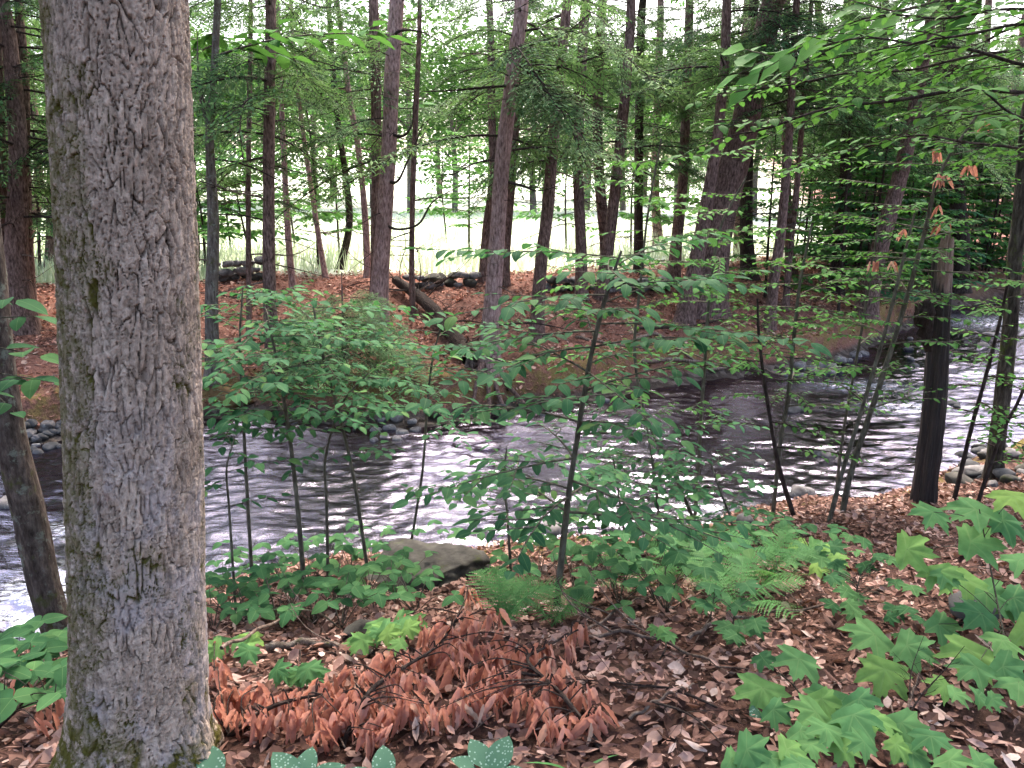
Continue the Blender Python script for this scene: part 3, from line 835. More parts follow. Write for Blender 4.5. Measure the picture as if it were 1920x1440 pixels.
T['j'] = forest_tree("thin_hemlock", "thin bare pole standing over the fallen log", [(774, 598), (772, 480), (775, 330), (784, 120), (787, 0)], [12, 10, 10, 9, 8], M_hemB, boughs=15, dead=8, blen=(.9, 1.7), zlo=3.3)
T['k'] = forest_tree("hemlock_tree", "dark trunk behind the tall centre trunk, on its left", [(905, 528), (912, 430), (925, 330), (922, 220), (920, 60)], [17, 16, 16, 15, 14], M_hemB, boughs=27, dead=12, zlo=3.4)
T['l'] = forest_tree("hemlock_tree", "tall centre hemlock trunk at the water's edge with spreading root foot", [(914, 694), (924, 560), (934, 420), (942, 300), (955, 190), (966, 100), (978, 0)], [42, 32, 30, 29, 28, 27, 26], M_hemP, boughs=27, dead=9)
Yl = G(914, 694)[1]
for pl in ([(972, 95, 0), (1010, 78, -.3), (1060, 62, -.6), (1110, 22, -.9)], [(972, 138, 0), (1030, 130, -.3), (1120, 105, -.7), (1190, 45, -1)], [(960, 160, 0), (900, 165, -.3), (840, 170, -.5), (790, 172, -.6)], [(950, 340, 0), (985, 350, -.2), (1010, 358, -.3), (1060, 345, -.4)]):
    curl_branch(T['l'][0], pl, Yl, .024)
hand_bough(T['l'][0], (975, 125), (1085, 270), Yl, Yl - 1.2, BOUGH2[3], 1.1)
hand_bough(T['l'][0], (975, 60), (1250, 90), Yl, Yl - 1.2, BOUGH2[1], 1.0)
hand_bough(T['l'][0], (968, 70), (800, 60), Yl, Yl - .8, BOUGH[5], 1.0)
hand_bough(T['l'][0], (965, 150), (830, 110), Yl, Yl - .9, BOUGH[1], 1.0)
hand_bough(T['l'][0], (965, 165), (1060, 200), Yl, Yl - 1.3, BOUGH2[3], 1.2)
hand_bough(T['l'][0], (1100, 20), (1180, 110), Yl - .9, Yl - 1.5, BOUGH2[3], 1.1)
gl_ = G(914, 694)
for i, a in enumerate((-1.1, -1.9, -.4, -2.6, -1.5)):
    e_ = gl_ + np.array([math.cos(a) * .7, math.sin(a) * .75, 0]); e_[2] = max(hz(e_[0], e_[1]), WATER) - .02
    m_ = gl_ + np.array([math.cos(a) * .32, math.sin(a) * .32, 0]); m_[2] = hz(m_[0], m_[1]) + .05
    mb = MB(); V, Fq = tube(curve([gl_ + np.array([0, 0, .12]), m_, e_], 10), np.linspace(.07, .018, 10), 7); mb.add(V, Fq)
    T['l'][0].mb("root", mb, [M_hemB])
T['m'] = forest_tree("hemlock_tree", "reddish trunk tucked behind the tall centre trunk, on its right", [(944, 535), (950, 440), (960, 320), (968, 200), (975, 80)], [21, 19, 18, 17, 16], M_hemB, boughs=23, dead=9, zlo=3.4)
T['n'] = forest_tree("hemlock_tree", "leaning reddish hemlock trunk right of the tall centre trunk", [(1005, 638), (1014, 500), (1026, 400), (1040, 240), (1060, 40)], [28, 24, 23, 21, 18], M_hemB, boughs=30, dead=12)
T['o'] = forest_tree("hemlock_tree", "dark upright trunk standing at the stone wall's middle", [(1090, 560), (1089, 450), (1084, 300), (1094, 60)], [25, 21, 20, 19], M_hemB, boughs=30, dead=16)
T['p'] = forest_tree("hemlock_tree", "rough dark trunk with many dead twigs behind the long thin sapling", [(1140, 545), (1134, 450), (1121, 280), (1124, 90)], [24, 21, 20, 18], M_hemB, boughs=30, dead=20)
T['q'] = forest_tree("hemlock_tree", "dark trunk tilted right beside the twiggy trunk", [(1126, 560), (1146, 420), (1165, 250), (1182, 50)], [24, 22, 20, 18], M_hemB, boughs=27, dead=14)
T['r'] = forest_tree("hemlock_tree", "plain dark vertical trunk against the bright field, right of centre", [(1198, 514), (1197, 400), (1199, 200), (1203, 30)], [20, 17, 16, 15], M_darktw, boughs=34, dead=16)
T['s'] = forest_tree("hemlock_tree", "dark slightly tilted trunk between the plain trunk and the thick leaning one", [(1262, 530), (1270, 440), (1281, 320), (1290, 100)], [25, 21, 18, 17], M_hemB, boughs=34, dead=14, zlo=3.0)
T['t'] = forest_tree("hemlock_tree", "thickest far-bank hemlock, leaning right with dark furrowed bark", [(1318, 588), (1335, 480), (1356, 380), (1392, 250), (1424, 110), (1450, 0)], [76, 62, 58, 52, 46, 40], M_hemB, boughs=37, dead=16, blen=(1.4, 2.6), zlo=3.8)
T['t2'] = forest_tree("hemlock_tree", "narrower trunk pressed against the left side of the thickest leaning hemlock", [(1282, 606), (1300, 520), (1325, 380), (1345, 260), (1360, 100)], [36, 30, 24, 20, 18], M_hemB, boughs=23, dead=10, zlo=3.6)
T['u'] = forest_tree("hemlock_tree", "dark trunk in the gap right of the thickest leaning hemlock", [(1405, 524), (1400, 440), (1400, 360), (1405, 200), (1412, 30)], [28, 24, 22, 20, 18], M_darktw, boughs=34, dead=14, zlo=3.2)
T['v'] = forest_tree("hemlock_tree", "slim twin-stemmed trunk on the brown slope, right of the thickest hemlock", [(1442, 620), (1452, 520), (1466, 420), (1480, 250), (1490, 60)], [22, 19, 18, 15, 13], M_hemB, boughs=37, dead=14, zlo=3.2)
T['v2'] = forest_tree("thin_hemlock", "thin pole leaning beside the slim slope trunk", [(1473, 580), (1480, 480), (1495, 340), (1510, 150)], [13, 12, 11, 9], M_hemB, boughs=30, dead=8, zlo=3.0)
T['w'] = forest_tree("hemlock_tree", "short-looking dark trunk at the back of the slope, half hidden by leaves", [(1565, 552), (1572, 480), (1585, 340), (1590, 120)], [26, 24, 22, 18], M_darktw, boughs=44, dead=14, zlo=2.9)
T['x'] = forest_tree("hemlock_tree", "dark trunk leaning right near the bend of the stream", [(1622, 590), (1645, 480), (1690, 320), (1725, 150)], [36, 32, 28, 22], M_hemB, boughs=44, dead=14, zlo=2.9)
T['y'] = forest_tree("hemlock_tree", "dark trunk beyond the stream bend behind the broken snag", [(1795, 545), (1802, 460), (1790, 300), (1780, 60)], [34, 30, 26, 22], M_darktw, boughs=47, dead=10, zlo=2.9)
# left edge
T['la'] = forest_tree("hemlock_tree", "reddish hemlock trunk seen left of the big trunk, nearer the frame edge", [(40, 620), (30, 480), (35, 300), (20, 100), (5, 0)], [52, 40, 34, 26, 22], M_hemB, boughs=51, dead=18, zlo=1.4, blen=(1.2, 2.4))
T['lb'] = forest_tree("hemlock_tree", "thinner hemlock trunk touching the big trunk's left outline", [(55, 590), (50, 450), (46, 300), (44, 120)], [26, 22, 20, 16], M_hemB, boughs=44, dead=16, zlo=1.5, blen=(1.2, 2.2))
T['lc'] = forest_tree("hemlock_tree", "hemlock trunk cut by the left frame edge across the stream", [(8, 600), (4, 450), (0, 300), (-6, 100)], [30, 26, 22, 18], M_hemB, boughs=44, dead=16, zlo=1.4)

# grey leaning trunk on the near bank, left edge
g = P(120, 1245, 3.7); g[2] = hz(g[0], g[1])
tl = Thing("leaning_tree", "lichen-grey leaning trunk beside the stream, left of the big trunk", "tree", g)
pts = [P(u, v, 3.7) for u, v in ((136, 1300), (114, 1200), (84, 1100), (54, 960), (22, 830), (4, 700), (-8, 560), (-24, 400), (-50, 150))]
pts += [pts[-1] + np.array([-.15, 0, .9]), pts[-1] + np.array([-.4, 0, 2.2])]
trunk_part(tl, pts, [w / 2 / F_PX * 3.8 for w in (62, 58, 56, 56, 54, 46, 42, 38, 34, 28, 20)], M_mossG, 20, 110, .10, flare=False)
for i in range(14):
    a = R.uniform(0, 6.28); tl.part("branch", R.choice(SPRAY_B), None, TRS(pts[-1] + np.array([0, 0, R.uniform(-1.6, .2)]), frame((math.cos(a), math.sin(a), .3)), R.uniform(.8, 1.8)))

# hemlock sapling with low pale bough on the far bank
g = G(645, 705)
ts = Thing("hemlock_sapling", "young hemlock with pale drooping boughs low on the far bank", "tree", g)
trunk_part(ts, [g, g + np.array([.02, 0, .7]), g + np.array([.05, -.05, 1.5])], [.025, .018, .006], M_hemB, 8, 20)
for i in range(30):
    a = i * 2.4; z = .15 + 1.0 * i / 30
    ts.part("branch", BOUGH2[i % 5], None, TRS(g + np.array([.03, 0, z]), frame((math.cos(a), math.sin(a) - .4, .05), (R.uniform(-.5, .5), R.uniform(-.9, -.1), 1)), 1.3 * (1.1 - .6 * i / 30)))

# ------------------------------------------------------------------ broken snag and right-hand trunk
g = P(1728, 1000, 6.0); g[2] = hz(g[0], g[1])
tsn = Thing("dead_snag", "broken dead trunk with pale splintered top on the near bank", "tree stump", g)
pts = np.array([P(u, v, 6.0) for u, v in ((1722, 1010), (1735, 900), (1750, 780), (1758, 650), (1766, 540), (1772, 428))])
rings, na = 150, 56
ax = curve(pts, rings); rad = np.interp(np.linspace(0, 1, rings), [0, .25, .5, .8, 1], [w / 2 / F_PX * 6.0 for w in (42, 37, 35, 32, 28)])
th = np.arange(na) / na * 2 * math.pi
TH, K = np.meshgrid(th, np.arange(rings))
S = K / rings
fib = fbm(np.cos(TH) * 5, np.sin(TH) * 5, S * 2.0, 4)
RRr = rad[:, None] * (1 + .16 * fib + .08 * vn(TH * 9, S * 14))
strip = sst(-.2, .35, np.cos(TH + 1.35) + .35 * vn(TH * 3, S * 9) - 1.7 * (1 - sst(.70, .86, S)) + .15 * fib)
RRr = RRr * (1 + .12 * (1 - strip) * (S > .1))
top = .92 + .08 * (0.5 + .5 * fbm(np.cos(th) * 3 + 4, np.sin(th) * 3, 0, 3)) * (0.5 + .5 * np.cos(th + 1.2))
Sc = np.minimum(S, top[None])
idx = Sc * (rings - 1)
AXc = np.stack([np.interp(idx, np.arange(rings), ax[:, q]) for q in range(3)], -1)
Vs = AXc + np.stack([RRr * np.cos(TH), RRr * np.sin(TH), 0 * TH], -1)
Vs = np.concatenate([Vs.reshape(-1, 3), ax[int(rings * .93)][None] - np.array([[0, 0, .1]])])
mb = MB(); mb.add(Vs, grid_faces(rings, na, True)); c0 = rings * na
mb.F.append((np.array([[c0 - na + i, c0 - na + (i + 1) % na, c0] for i in range(na)]), 0))
tsn.mb("trunk", mb, [M_snag], attrs={"bare": np.concatenate([strip.ravel(), [1.0]])})
for i, (u, v, s) in enumerate([(1736, 585, .5), (1752, 545, .4), (1780, 640, .45)]):
    tsn.part("dead_branch", DEADB[i], None, TRS(P(u, v, 5.95), frame((R.uniform(-1, 1), -.4, .3)), s))
# bark slab hanging off the left of the snag
mb = MB(); Vq, Fq = tube(curve([P(1738, 560, 5.92), P(1734, 600, 5.9), P(1742, 660, 5.92)], 14), np.array([.03, .06, .075, .07, .08, .075, .06, .065, .05, .05, .04, .03, .02, .01]), 8, disp=lambda t_, k, p: .03 * vn(t_ * 2, k * .9)); mb.add(Vq, Fq)
tsn.mb("bark_slab", mb, [M_darktw])

g = P(1862, 930, 6.6); g[2] = hz(g[0], g[1])
T['z'] = forest_tree("hardwood_tree", "slim mossy trunk on the near bank, right of the broken snag", [(1860, 925), (1868, 840), (1882, 720), (1895, 600), (1903, 480), (1914, 380), (1930, 200)], [31, 29, 28, 27, 26, 25, 23], M_mossB, base=g, boughs=23, dead=4, zlo=3.0, spray=SPRAY_B, ztop=8)

# ------------------------------------------------------------------ saplings with single leaves
def put_leaf(t, parent, key, p, d, up, s, label=None):
    t.part("leaf", R.choice(LEAVES[key]), parent, TRS(p, frame(d, up), s), label)

def leafy_twig(t, p0, d, L, key, ls, step=.055, mat=M_twig, r0=.004, droop=.15, start=.12, parent=None, tilt=.3, sub=True, name="branch"):
    """a side branch with alternate leaves spread flat."""
    d = np.asarray(d, float); d = d / np.linalg.norm(d)
    n = max(5, int(L / .07)); tt = np.linspace(0, 1, n)
    side = np.array([-d[1], d[0], 0]) * R.uniform(-.18, .18)
    ax = np.asarray(p0) + np.outer(tt * L, d) + np.outer(tt ** 2 * L, side) + np.outer(tt ** 2, [0, 0, -droop * L])
    mb = MB(); V, Fq = tube(ax, np.linspace(r0, .0012, n), 5); mb.add(V, Fq)
    subs = []
    if sub and L > .45:
        for q in (.28, .45, .65):
            k = int(q * (n - 1)); a = R.choice((-1, 1)) * R.uniform(.6, .95)
            d2 = np.array([d[0] * math.cos(a) - d[1] * math.sin(a), d[0] * math.sin(a) + d[1] * math.cos(a), d[2] * .5])
            l2 = L * R.uniform(.3, .5); s = ax[k] + np.outer(np.linspace(0, 1, 5) * l2, d2)
            V, Fq = tube(s, np.linspace(r0 * .6, .001, 5), 4); mb.add(V, Fq); subs.append((s, l2))
    br = t.mb(name, mb, [mat], parent)
    for axis_, l_ in [(ax, L)] + subs:
        nl = max(3, int(l_ * (1 - start) / step))
        for i in range(nl + 1):
            q = start + (1 - start) * i / nl
            f = q * (len(axis_) - 1); k = min(int(f), len(axis_) - 2); f -= k
            p = axis_[k] * (1 - f) + axis_[k + 1] * f; tn = axis_[k + 1] - axis_[k]
            a = math.atan2(tn[1], tn[0]) + ((1 if i % 2 else -1) * R.uniform(.7, 1.1) if i < nl else R.uniform(-.3, .3))
            put_leaf(t, br, key, p, (math.cos(a), math.sin(a), R.uniform(-.35, .12)), (R.uniform(-tilt, tilt), R.uniform(-tilt, tilt), 1), ls * R.uniform(.65, 1.2) * (.8 if i < 2 else 1))
    return br, ax

NBX = 1.3
def sapling(label, px, wpx, key, nb, t0, blen, ls, Y=None, dY=0.0, mat=M_twig, step=.042, base=None, bias=(0, 0), name="sapling", group=None, droop=.15):
    g = np.asarray(base, float) if base is not None else G(*px[0])
    Yb = Y if Y is not None else g[1]
    pts = np.array([P(u, v, Yb + dY * i / max(1, len(px) - 1)) for i, (u, v) in enumerate(px)])
    pts[0][2] = min(pts[0][2], hz(pts[0][0], pts[0][1])) - .03
    t = Thing(name, label, "sapling", pts[0] + np.array([0, 0, .03]), group)
    n = 40; ax = curve(pts, n)
    rad = np.interp(np.linspace(0, 1, n), np.linspace(0, 1, len(wpx)), [q / 2 / F_PX * Yb for q in wpx])
    mb = MB(); V, Fq = tube(ax, rad, 8, disp=lambda th, k, p: rad.mean() * .12 * vn(th * 2, k * .8)); mb.add(V, Fq)
    t.mb("stem", mb, [mat])
    nb = int(nb * NBX)
    for i in range(nb):
        q = t0 + (1 - t0) * (i + R.random() * .8) / nb; k = min(int(q * (n - 1)), n - 1)
        a = i * 2.4 + R.uniform(-.6, .6)
        d = (math.cos(a) + bias[0], math.sin(a) + bias[1], R.uniform(.0, .35))
        leafy_twig(t, ax[k], d, R.uniform(*blen), key, ls, step, mat, r0=max(.0025, rad[k] * .5), droop=droop)
    return t

sapling("long thin beech sapling rising in front of the water at centre", [(1042, 1142), (1058, 1000), (1070, 900), (1092, 760), (1112, 650), (1135, 560), (1165, 470)], [15, 13, 11, 10, 9, 8, 5], "A", 24, .22, (.45, .95), 0.078)
sapling("small leafy sapling left of the long thin one, over the water", [(960, 1060), (952, 980), (945, 900), (950, 840)], [6, 5, 4, 3], "A", 9, .25, (.3, .65), 0.074, Y=4.4)
sapling("bushy sapling whose leaves hide the bright water right of centre", [(1165, 1080), (1170, 1000), (1160, 930), (1150, 860)], [6, 5, 4, 3], "A", 10, .25, (.35, .75), 0.070, Y=4.7)
sapling("sapling with broad leaf tiers just right of the big trunk", [(568, 1050), (556, 930), (540, 800), (522, 690), (500, 590)], [11, 9, 8, 6, 4], "A", 13, .5, (.45, 1.0), 0.074, Y=4.3)
sapling("low leafy sapling at the big trunk's right edge", [(435, 1070), (430, 960), (425, 880), (440, 820)], [6, 5, 4, 3], "A", 6, .3, (.25, .45), 0.081, Y=3.9)
sapling("thin upright sapling left of centre with leaves over the shining water", [(612, 1040), (612, 940), (610, 860), (640, 760), (690, 700)], [7, 6, 5, 4, 3], "A", 11, .5, (.4, .8), 0.074, Y=4.6)
sapling("slight sapling with leaf tiers in front of the far bank's fallen log", [(760, 1030), (790, 900), (800, 780), (810, 680), (830, 600)], [6, 5, 5, 4, 3], "A", 11, .45, (.35, .75), 0.070, Y=5.2)
sapling("dim leafy sapling in front of the stone wall right of centre", [(1320, 1000), (1260, 880), (1210, 780), (1190, 660), (1200, 540), (1215, 400), (1240, 260)], [8, 7, 6, 6, 5, 4, 3], "B", 16, .35, (.4, .9), 0.067, Y=5.6)
sapling("wide-spreading sapling with upper leaf tiers against the brown far bank, near the big trunk", [(690, 1040), (660, 880), (620, 720), (600, 640), (585, 560)], [8, 7, 6, 5, 3], "A", 11, .55, (.5, 1.0), 0.074, Y=4.8)
sapling("sapling with leaf tiers against the pale hemlock boughs across the stream", [(470, 1060), (462, 900), (455, 760), (450, 640), (455, 540)], [8, 7, 6, 5, 3], "A", 11, .4, (.4, .8), 0.078, Y=4.5)
sapling("leafy sapling over the water just right of the long thin one", [(1230, 1075), (1235, 980), (1225, 880), (1210, 780)], [7, 6, 5, 3], "A", 12, .3, (.4, .8), 0.067, Y=4.9)
# right-hand thicket
tall_s = sapling("tallest of the leaning pale stems in the thicket left of the snag", [(1572, 1022), (1592, 900), (1650, 720), (1700, 560), (1735, 430), (1765, 320), (1850, 190)], [13, 12, 10, 9, 8, 6, 4], "B", 18, .45, (.4, .9), 0.056, Y=5.6)
sapling("second leaning stem of the thicket, touching the tallest one", [(1545, 1015), (1575, 900), (1612, 780), (1660, 620), (1690, 500), (1715, 400)], [11, 9, 8, 7, 6, 4], "B", 15, .4, (.35, .8), 0.056, Y=5.4)
sapling("dark crooked stem at the left of the thicket", [(1505, 1010), (1462, 880), (1440, 760), (1424, 640), (1420, 560)], [10, 9, 7, 6, 4], "B", 12, .35, (.35, .8), 0.056, Y=5.8, mat=M_darktw)
sapling("straight pale sapling dividing in two above the brown far bank", [(1452, 930), (1462, 840), (1478, 740), (1490, 620), (1500, 530), (1522, 420)], [9, 8, 8, 7, 6, 4], "B", 14, .35, (.4, .85), 0.063, Y=6.0)
sapling("fine sapling in the middle of the thicket with sparse tiers", [(1560, 1000), (1580, 820), (1612, 640), (1632, 520), (1650, 400)], [7, 6, 5, 5, 3], "B", 12, .35, (.35, .75), 0.056, Y=6.2)
sapling("dark sapling between the snag and the slim mossy trunk", [(1790, 925), (1822, 800), (1850, 700), (1875, 600), (1892, 520)], [9, 8, 7, 6, 4], "B", 13, .25, (.35, .8), 0.059, Y=6.0, mat=M_darktw)
sapling("thin dark stem leaning out of frame beside the slim mossy trunk", [(1835, 915), (1875, 820), (1915, 740), (1950, 640)], [8, 7, 6, 4], "B", 9, .2, (.3, .6), 0.059, Y=5.7, mat=M_darktw)
sapling("leafy sapling low over the dark water right of centre", [(1385, 1060), (1372, 980), (1350, 920), (1330, 860)], [6, 5, 4, 3], "A", 10, .3, (.35, .7), 0.067, Y=5.0)
sapling("sapling with pale leaf tiers in front of the thickest leaning hemlock", [(1300, 1020), (1310, 860), (1320, 700), (1330, 560), (1350, 430), (1400, 330)], [8, 7, 7, 6, 5, 3], "B", 15, .4, (.45, .95), 0.059, Y=6.2)

# ------------------------------------------------------------------ beech outside the frame, its limbs reaching in at top right
g = np.array([3.75, 3.2, hz(3.75, 3.2)])
tb = Thing("beech_tree", "overhanging beech limbs with bright green leaves reaching in at top right", "tree", g)
trunk_part(tb, [g - np.array([0, 0, .1]), g + np.array([.05, 0, 2]), g + np.array([.1, .1, 4.5]), g + np.array([.2, .1, 7])], [.13, .12, .1, .06], M_grayB, 16, 50)
def limb(pl, r0, ls, key="B", gap=.13, L=(.3, .6)):
    ls = ls * .72
    pts = np.array([g + np.array([.05, 0, pl[0][3] - g[2]])] + [P(u, v, y) for u, v, y, _ in pl])
    cl = np.concatenate([[0], np.cumsum(np.linalg.norm(np.diff(pts, axis=0), axis=1))])
    ax = np.stack([np.interp(np.linspace(0, cl[-1], 52), cl, pts[:, q]) for q in range(3)], 1)
    ax = np.stack([np.convolve(np.pad(ax[:, q], 4, mode='edge'), np.ones(9) / 9, 'valid') for q in range(3)], 1)[6:46]
    ax = ax + np.stack([0 * ax[:, 0], 0 * ax[:, 0], .012 * np.sin(np.arange(40) * .7 + r0 * 999)], 1)
    mb = MB(); V, Fq = tube(ax, np.linspace(r0, .004, 40), 7); mb.add(V, Fq)
    br = tb.mb("limb", mb, [M_darktw])
    i = 6
    while i < 40:
        tn = ax[min(i + 1, 39)] - ax[i - 1]; a = math.atan2(tn[1], tn[0]) + R.choice((-1, 1)) * R.uniform(.5, 1.1)
        leafy_twig(tb, ax[i], (math.cos(a), math.sin(a), R.uniform(-.2, .15)), R.uniform(*L), key, ls, .045, M_darktw, .003, .1, sub=False)
        i += R.randint(1, 2)
limb([(1935, 172, 3.4, 2.1), (1760, 172, 3.4, 0), (1600, 190, 3.5, 0), (1480, 232, 3.6, 0), (1340, 255, 3.7, 0), (1230, 275, 3.8, 0)], .016, .095)
limb([(1935, 130, 3.6, 2.3), (1800, 92, 3.6, 0), (1680, 64, 3.7, 0), (1520, 90, 3.8, 0), (1400, 97, 3.9, 0)], .014, .09)
limb([(1935, 20, 3.9, 2.6), (1780, 30, 4.0, 0), (1620, 35, 4.1, 0), (1500, 30, 4.3, 0)], .014, .09)

limb([(1935, 230, 3.2, 1.9), (1850, 185, 3.1, 0), (1790, 140, 3.2, 0), (1740, 110, 3.3, 0)], .012, .10)
limb([(1935, 300, 4.2, 2.0), (1800, 250, 4.4, 0), (1650, 262, 4.6, 0), (1520, 300, 4.8, 0), (1420, 330, 5.0, 0)], .012, .085)
limb([(1935, 60, 3.3, 2.5), (1860, 40, 3.3, 0), (1760, 70, 3.3, 0), (1650, 110, 3.4, 0), (1560, 130, 3.4, 0)], .012, .09)
limb([(1935, 90, 4.6, 2.6), (1700, 130, 4.8, 0), (1500, 150, 5.0, 0), (1350, 180, 5.2, 0), (1260, 215, 5.4, 0)], .012, .09)

# leafy limb entering at the left edge
g = np.array([-2.9, 2.9, hz(-2.9, 2.9)])
th_ = Thing("hobblebush", "broad-leaved shrub reaching in from the left frame edge", "shrub", g)
stm = curve([g, g + np.array([.1, 0, .7]), P(-60, 690, 2.8)], 16)
mb = MB(); V, Fq = tube(stm, np.linspace(.012, .006, 16), 6); mb.add(V, Fq); th_.mb("stem", mb, [M_twig])
for (u, v, uu, vv) in ((-60, 600, 60, 590), (-60, 640, 70, 665), (-60, 690, 95, 715), (-70, 720, 80, 700), (-60, 560, 30, 560), (-50, 700, 30, 770)):
    p, q = P(u, v, 2.8), P(uu, vv, 2.7)
    leafy_twig(th_, p, q - p, float(np.linalg.norm(q - p)), "S", .115, .07, sub=False, start=.3, droop=.02)

# ------------------------------------------------------------------ fallen tree and brush on the far bank
g = G(880, 690)
ta = Thing("fallen_log", "dark fallen log with broken end lying down the far bank, tangled with dead branches", "log", g)
lp = [G(742, 545) + np.array([0, 0, .22]), G(800, 590) + np.array([0, 0, .22]), G(850, 650) + np.array([0, 0, .2]), g + np.array([0, 0, .16])]
trunk_part(ta, lp, [.09, .105, .12, .13], M_darktw, 14, 50, .2, flare=False)
for i in range(26):
    q = R.random(); p = curve(lp, 30)[int(q * 29)]
    ta.part("dead_branch", R.choice(DEADB), None, TRS(p, frame((R.uniform(-1, 1), R.uniform(-.7, .5), R.uniform(.0, .9))), R.uniform(.5, 1.5)))
mb = MB()
rr_ = random.Random(3)
for i in range(14):
    d = np.array([rr_.uniform(-.4, .7), rr_.uniform(-.9, .1), rr_.uniform(-.8, .6)]); d /= np.linalg.norm(d)
    s = g + np.array([0, 0, .16]) + np.outer(np.linspace(0, 1, 5) * rr_.uniform(.15, .35), d); V, Fq = tube(s, np.linspace(.05, .006, 5), 6); mb.add(V, Fq)
ta.mb("broken_root", mb, [M_snag], attrs={"bare": np.full(mb.n, .25)})

def stick(pl, r0, r1, label, mat=M_deadtw, lift=.02, name="stick", twigs=3, cat="stick", group=None):
    """a fallen branch laid over the ground through pixel points"""
    pts = np.array([G(u, v) for u, v in pl]); pts[:, 2] = [max(hz(p[0], p[1]), WATER) + lift + r0 * .6 for p in pts]
    for i in range(1, len(pts) - 1): pts[i][2] = max(pts[i][2], .5 * (pts[i - 1][2] + pts[i + 1][2]) - .02)
    ax = curve(pts, 26); ax[:, 2] += .008 * np.sin(np.arange(26) * 1.1)
    b0 = pts[0].copy()
    t = Thing(name, label, cat, b0, group)
    mb = MB(); V, Fq = tube(ax, np.linspace(r0, r1, 26), 7, disp=lambda th, k, p: r0 * .15 * vn(th * 2, k * .7)); mb.add(V, Fq)
    t.mb("stem", mb, [mat])
    for i in range(twigs):
        k = R.randint(6, 24); t.part("twig", R.choice(DEADB), None, TRS(ax[k], frame((R.uniform(-1, 1), R.uniform(-1, .6), R.uniform(.05, .4))), R.uniform(.2, .5)))
    return t
stick([(1200, 690), (1270, 685), (1345, 695)], .05, .03, "thick broken branch at the far waterline below the leaning hemlock", lift=.05)
stick([(1330, 700), (1400, 690), (1470, 712)], .035, .02, "grey branch lying along the far water's edge", lift=.03)
stick([(1190, 650), (1230, 640), (1265, 665), (1300, 690)], .04, .02, "crooked branch with pale broken end on the brown slope", lift=.1)
stick([(1080, 640), (1160, 655), (1240, 670)], .03, .01, "long thin branch across the brown far slope", M_deadtw, lift=.05)
stick([(750, 672), (800, 685), (850, 665), (875, 655)], .02, .01, "pale curved stick in front of the fallen log", lift=.05)
stick([(1190, 620), (1280, 622), (1350, 605)], .03, .01, "dark branch on the slope beside the thickest hemlock's foot", M_darktw)
stick([(500, 1222), (580, 1218), (660, 1226), (700, 1236)], .018, .012, "thick grey stick on the litter right of the big trunk", M_grayB, lift=.005)
stick([(1060, 1215), (1180, 1212), (1300, 1245), (1400, 1290)], .009, .004, "long bleached stick across the litter right of centre")
stick([(1090, 1200), (1190, 1150), (1240, 1130)], .006, .003, "fine stick rising from the litter toward the thin sapling", twigs=2)
stick([(1290, 1210), (1340, 1180), (1420, 1165), (1560, 1145)], .010, .005, "branching stick on the litter below the ferns")
stick([(420, 1270), (500, 1225), (600, 1160), (700, 1092)], .008, .005, "pale straight stick propped from the big trunk's foot across the shrubs", lift=.12, twigs=1)
stick([(1180, 1365), (1250, 1320), (1300, 1300)], .006, .003, "short stick on the litter near the mossy patch")
stick([(1690, 1420), (1700, 1350), (1720, 1290)], .006, .003, "thin twig standing among the maple seedlings at lower right", lift=.04)

# ------------------------------------------------------------------ stones
def stone_mesh(seed, mat, sub=3, flat=.65, rough=.22):
    import bmesh
    bm = bmesh.new(); bmesh.ops.create_icosphere(bm, subdivisions=sub, radius=1.0)
    v = np.array([q.co[:] for q in bm.verts]); f = np.array([[a.index for a in q.verts] for q in bm.faces]); bm.free()
    rr = np.random.default_rng(seed)
    for _ in range(9):                          # knock flat facets off
        n = rr.normal(size=3); n /= np.linalg.norm(n); h = rr.uniform(.55, .85)
        d = v @ n; v = v - np.outer(np.clip(d - h, 0, None), n) * .85
    v = v * (1 + rough * .5 * fbm(v[:, 0] * 1.6 + seed, v[:, 1] * 1.6, v[:, 2] * 1.6, 4))[:, None]
    if sub > 4: v = v * (1 + .07 * fbm(v[:, 0] * 5, v[:, 1] * 5, v[:, 2] * 5, 4) - .08 * np.abs(fbm(v[:, 0] * 2, v[:, 1] * 2, v[:, 2] * 3 + 5, 2)))[:, None]
    v[:, 2] *= flat; v[:, 1] *= rr.uniform(.7, 1.0)
    b = MB(); b.add(v, f); return b.mesh("stone", [mat])
ST = {"g": [stone_mesh(i, M_rock) for i in range(5)], "m": [stone_mesh(i + 10, M_rockm) for i in range(4)], "d": [stone_mesh(i + 20, M_rockd) for i in range(3)], "r": [stone_mesh(40, M_rockr, 4)]}
BOULD = stone_mesh(77, M_rockm, 5, .6, .3)
def stone(u, v, wpx, key, label, name="stone", group=None, cat="stone", sink=.35, flat=1.0, mesh=None, ang=None, ysc=1.0):
    """v is the pixel height of the stone's middle"""
    p = G(u, v); r = wpx / 2 / F_PX * depth(p)
    gz = hz(p[0], p[1]); p = p.copy()
    p[2] = gz + r * .62 * (1 - 2 * sink) * flat if gz > WATER - .02 else max(gz + r * .2, WATER - r * .12)
    a = R.uniform(0, 6.28) if ang is None else ang
    M = Matrix.Rotation(a, 3, 'Z') @ Matrix.Rotation(R.uniform(-.15, .15), 3, 'X')
    return solo(name, mesh or R.choice(ST[key]), TRS(p, M, (r, r * ysc, r * flat)), label, cat, group)
stone(432, 760, 92, "r", "rust-brown mossy boulder on the far shore beside the big trunk", "boulder", cat="boulder", flat=1.0, ang=.2)
stone(785, 1095, 270, "m", "large moss-covered boulder at the near water's edge", "boulder", cat="boulder", mesh=BOULD, sink=.44, ang=1.9, flat=.7)
stone(675, 1192, 66, "m", "rounded grey rock in the litter right of the big trunk", "rock", cat="rock", sink=.3)
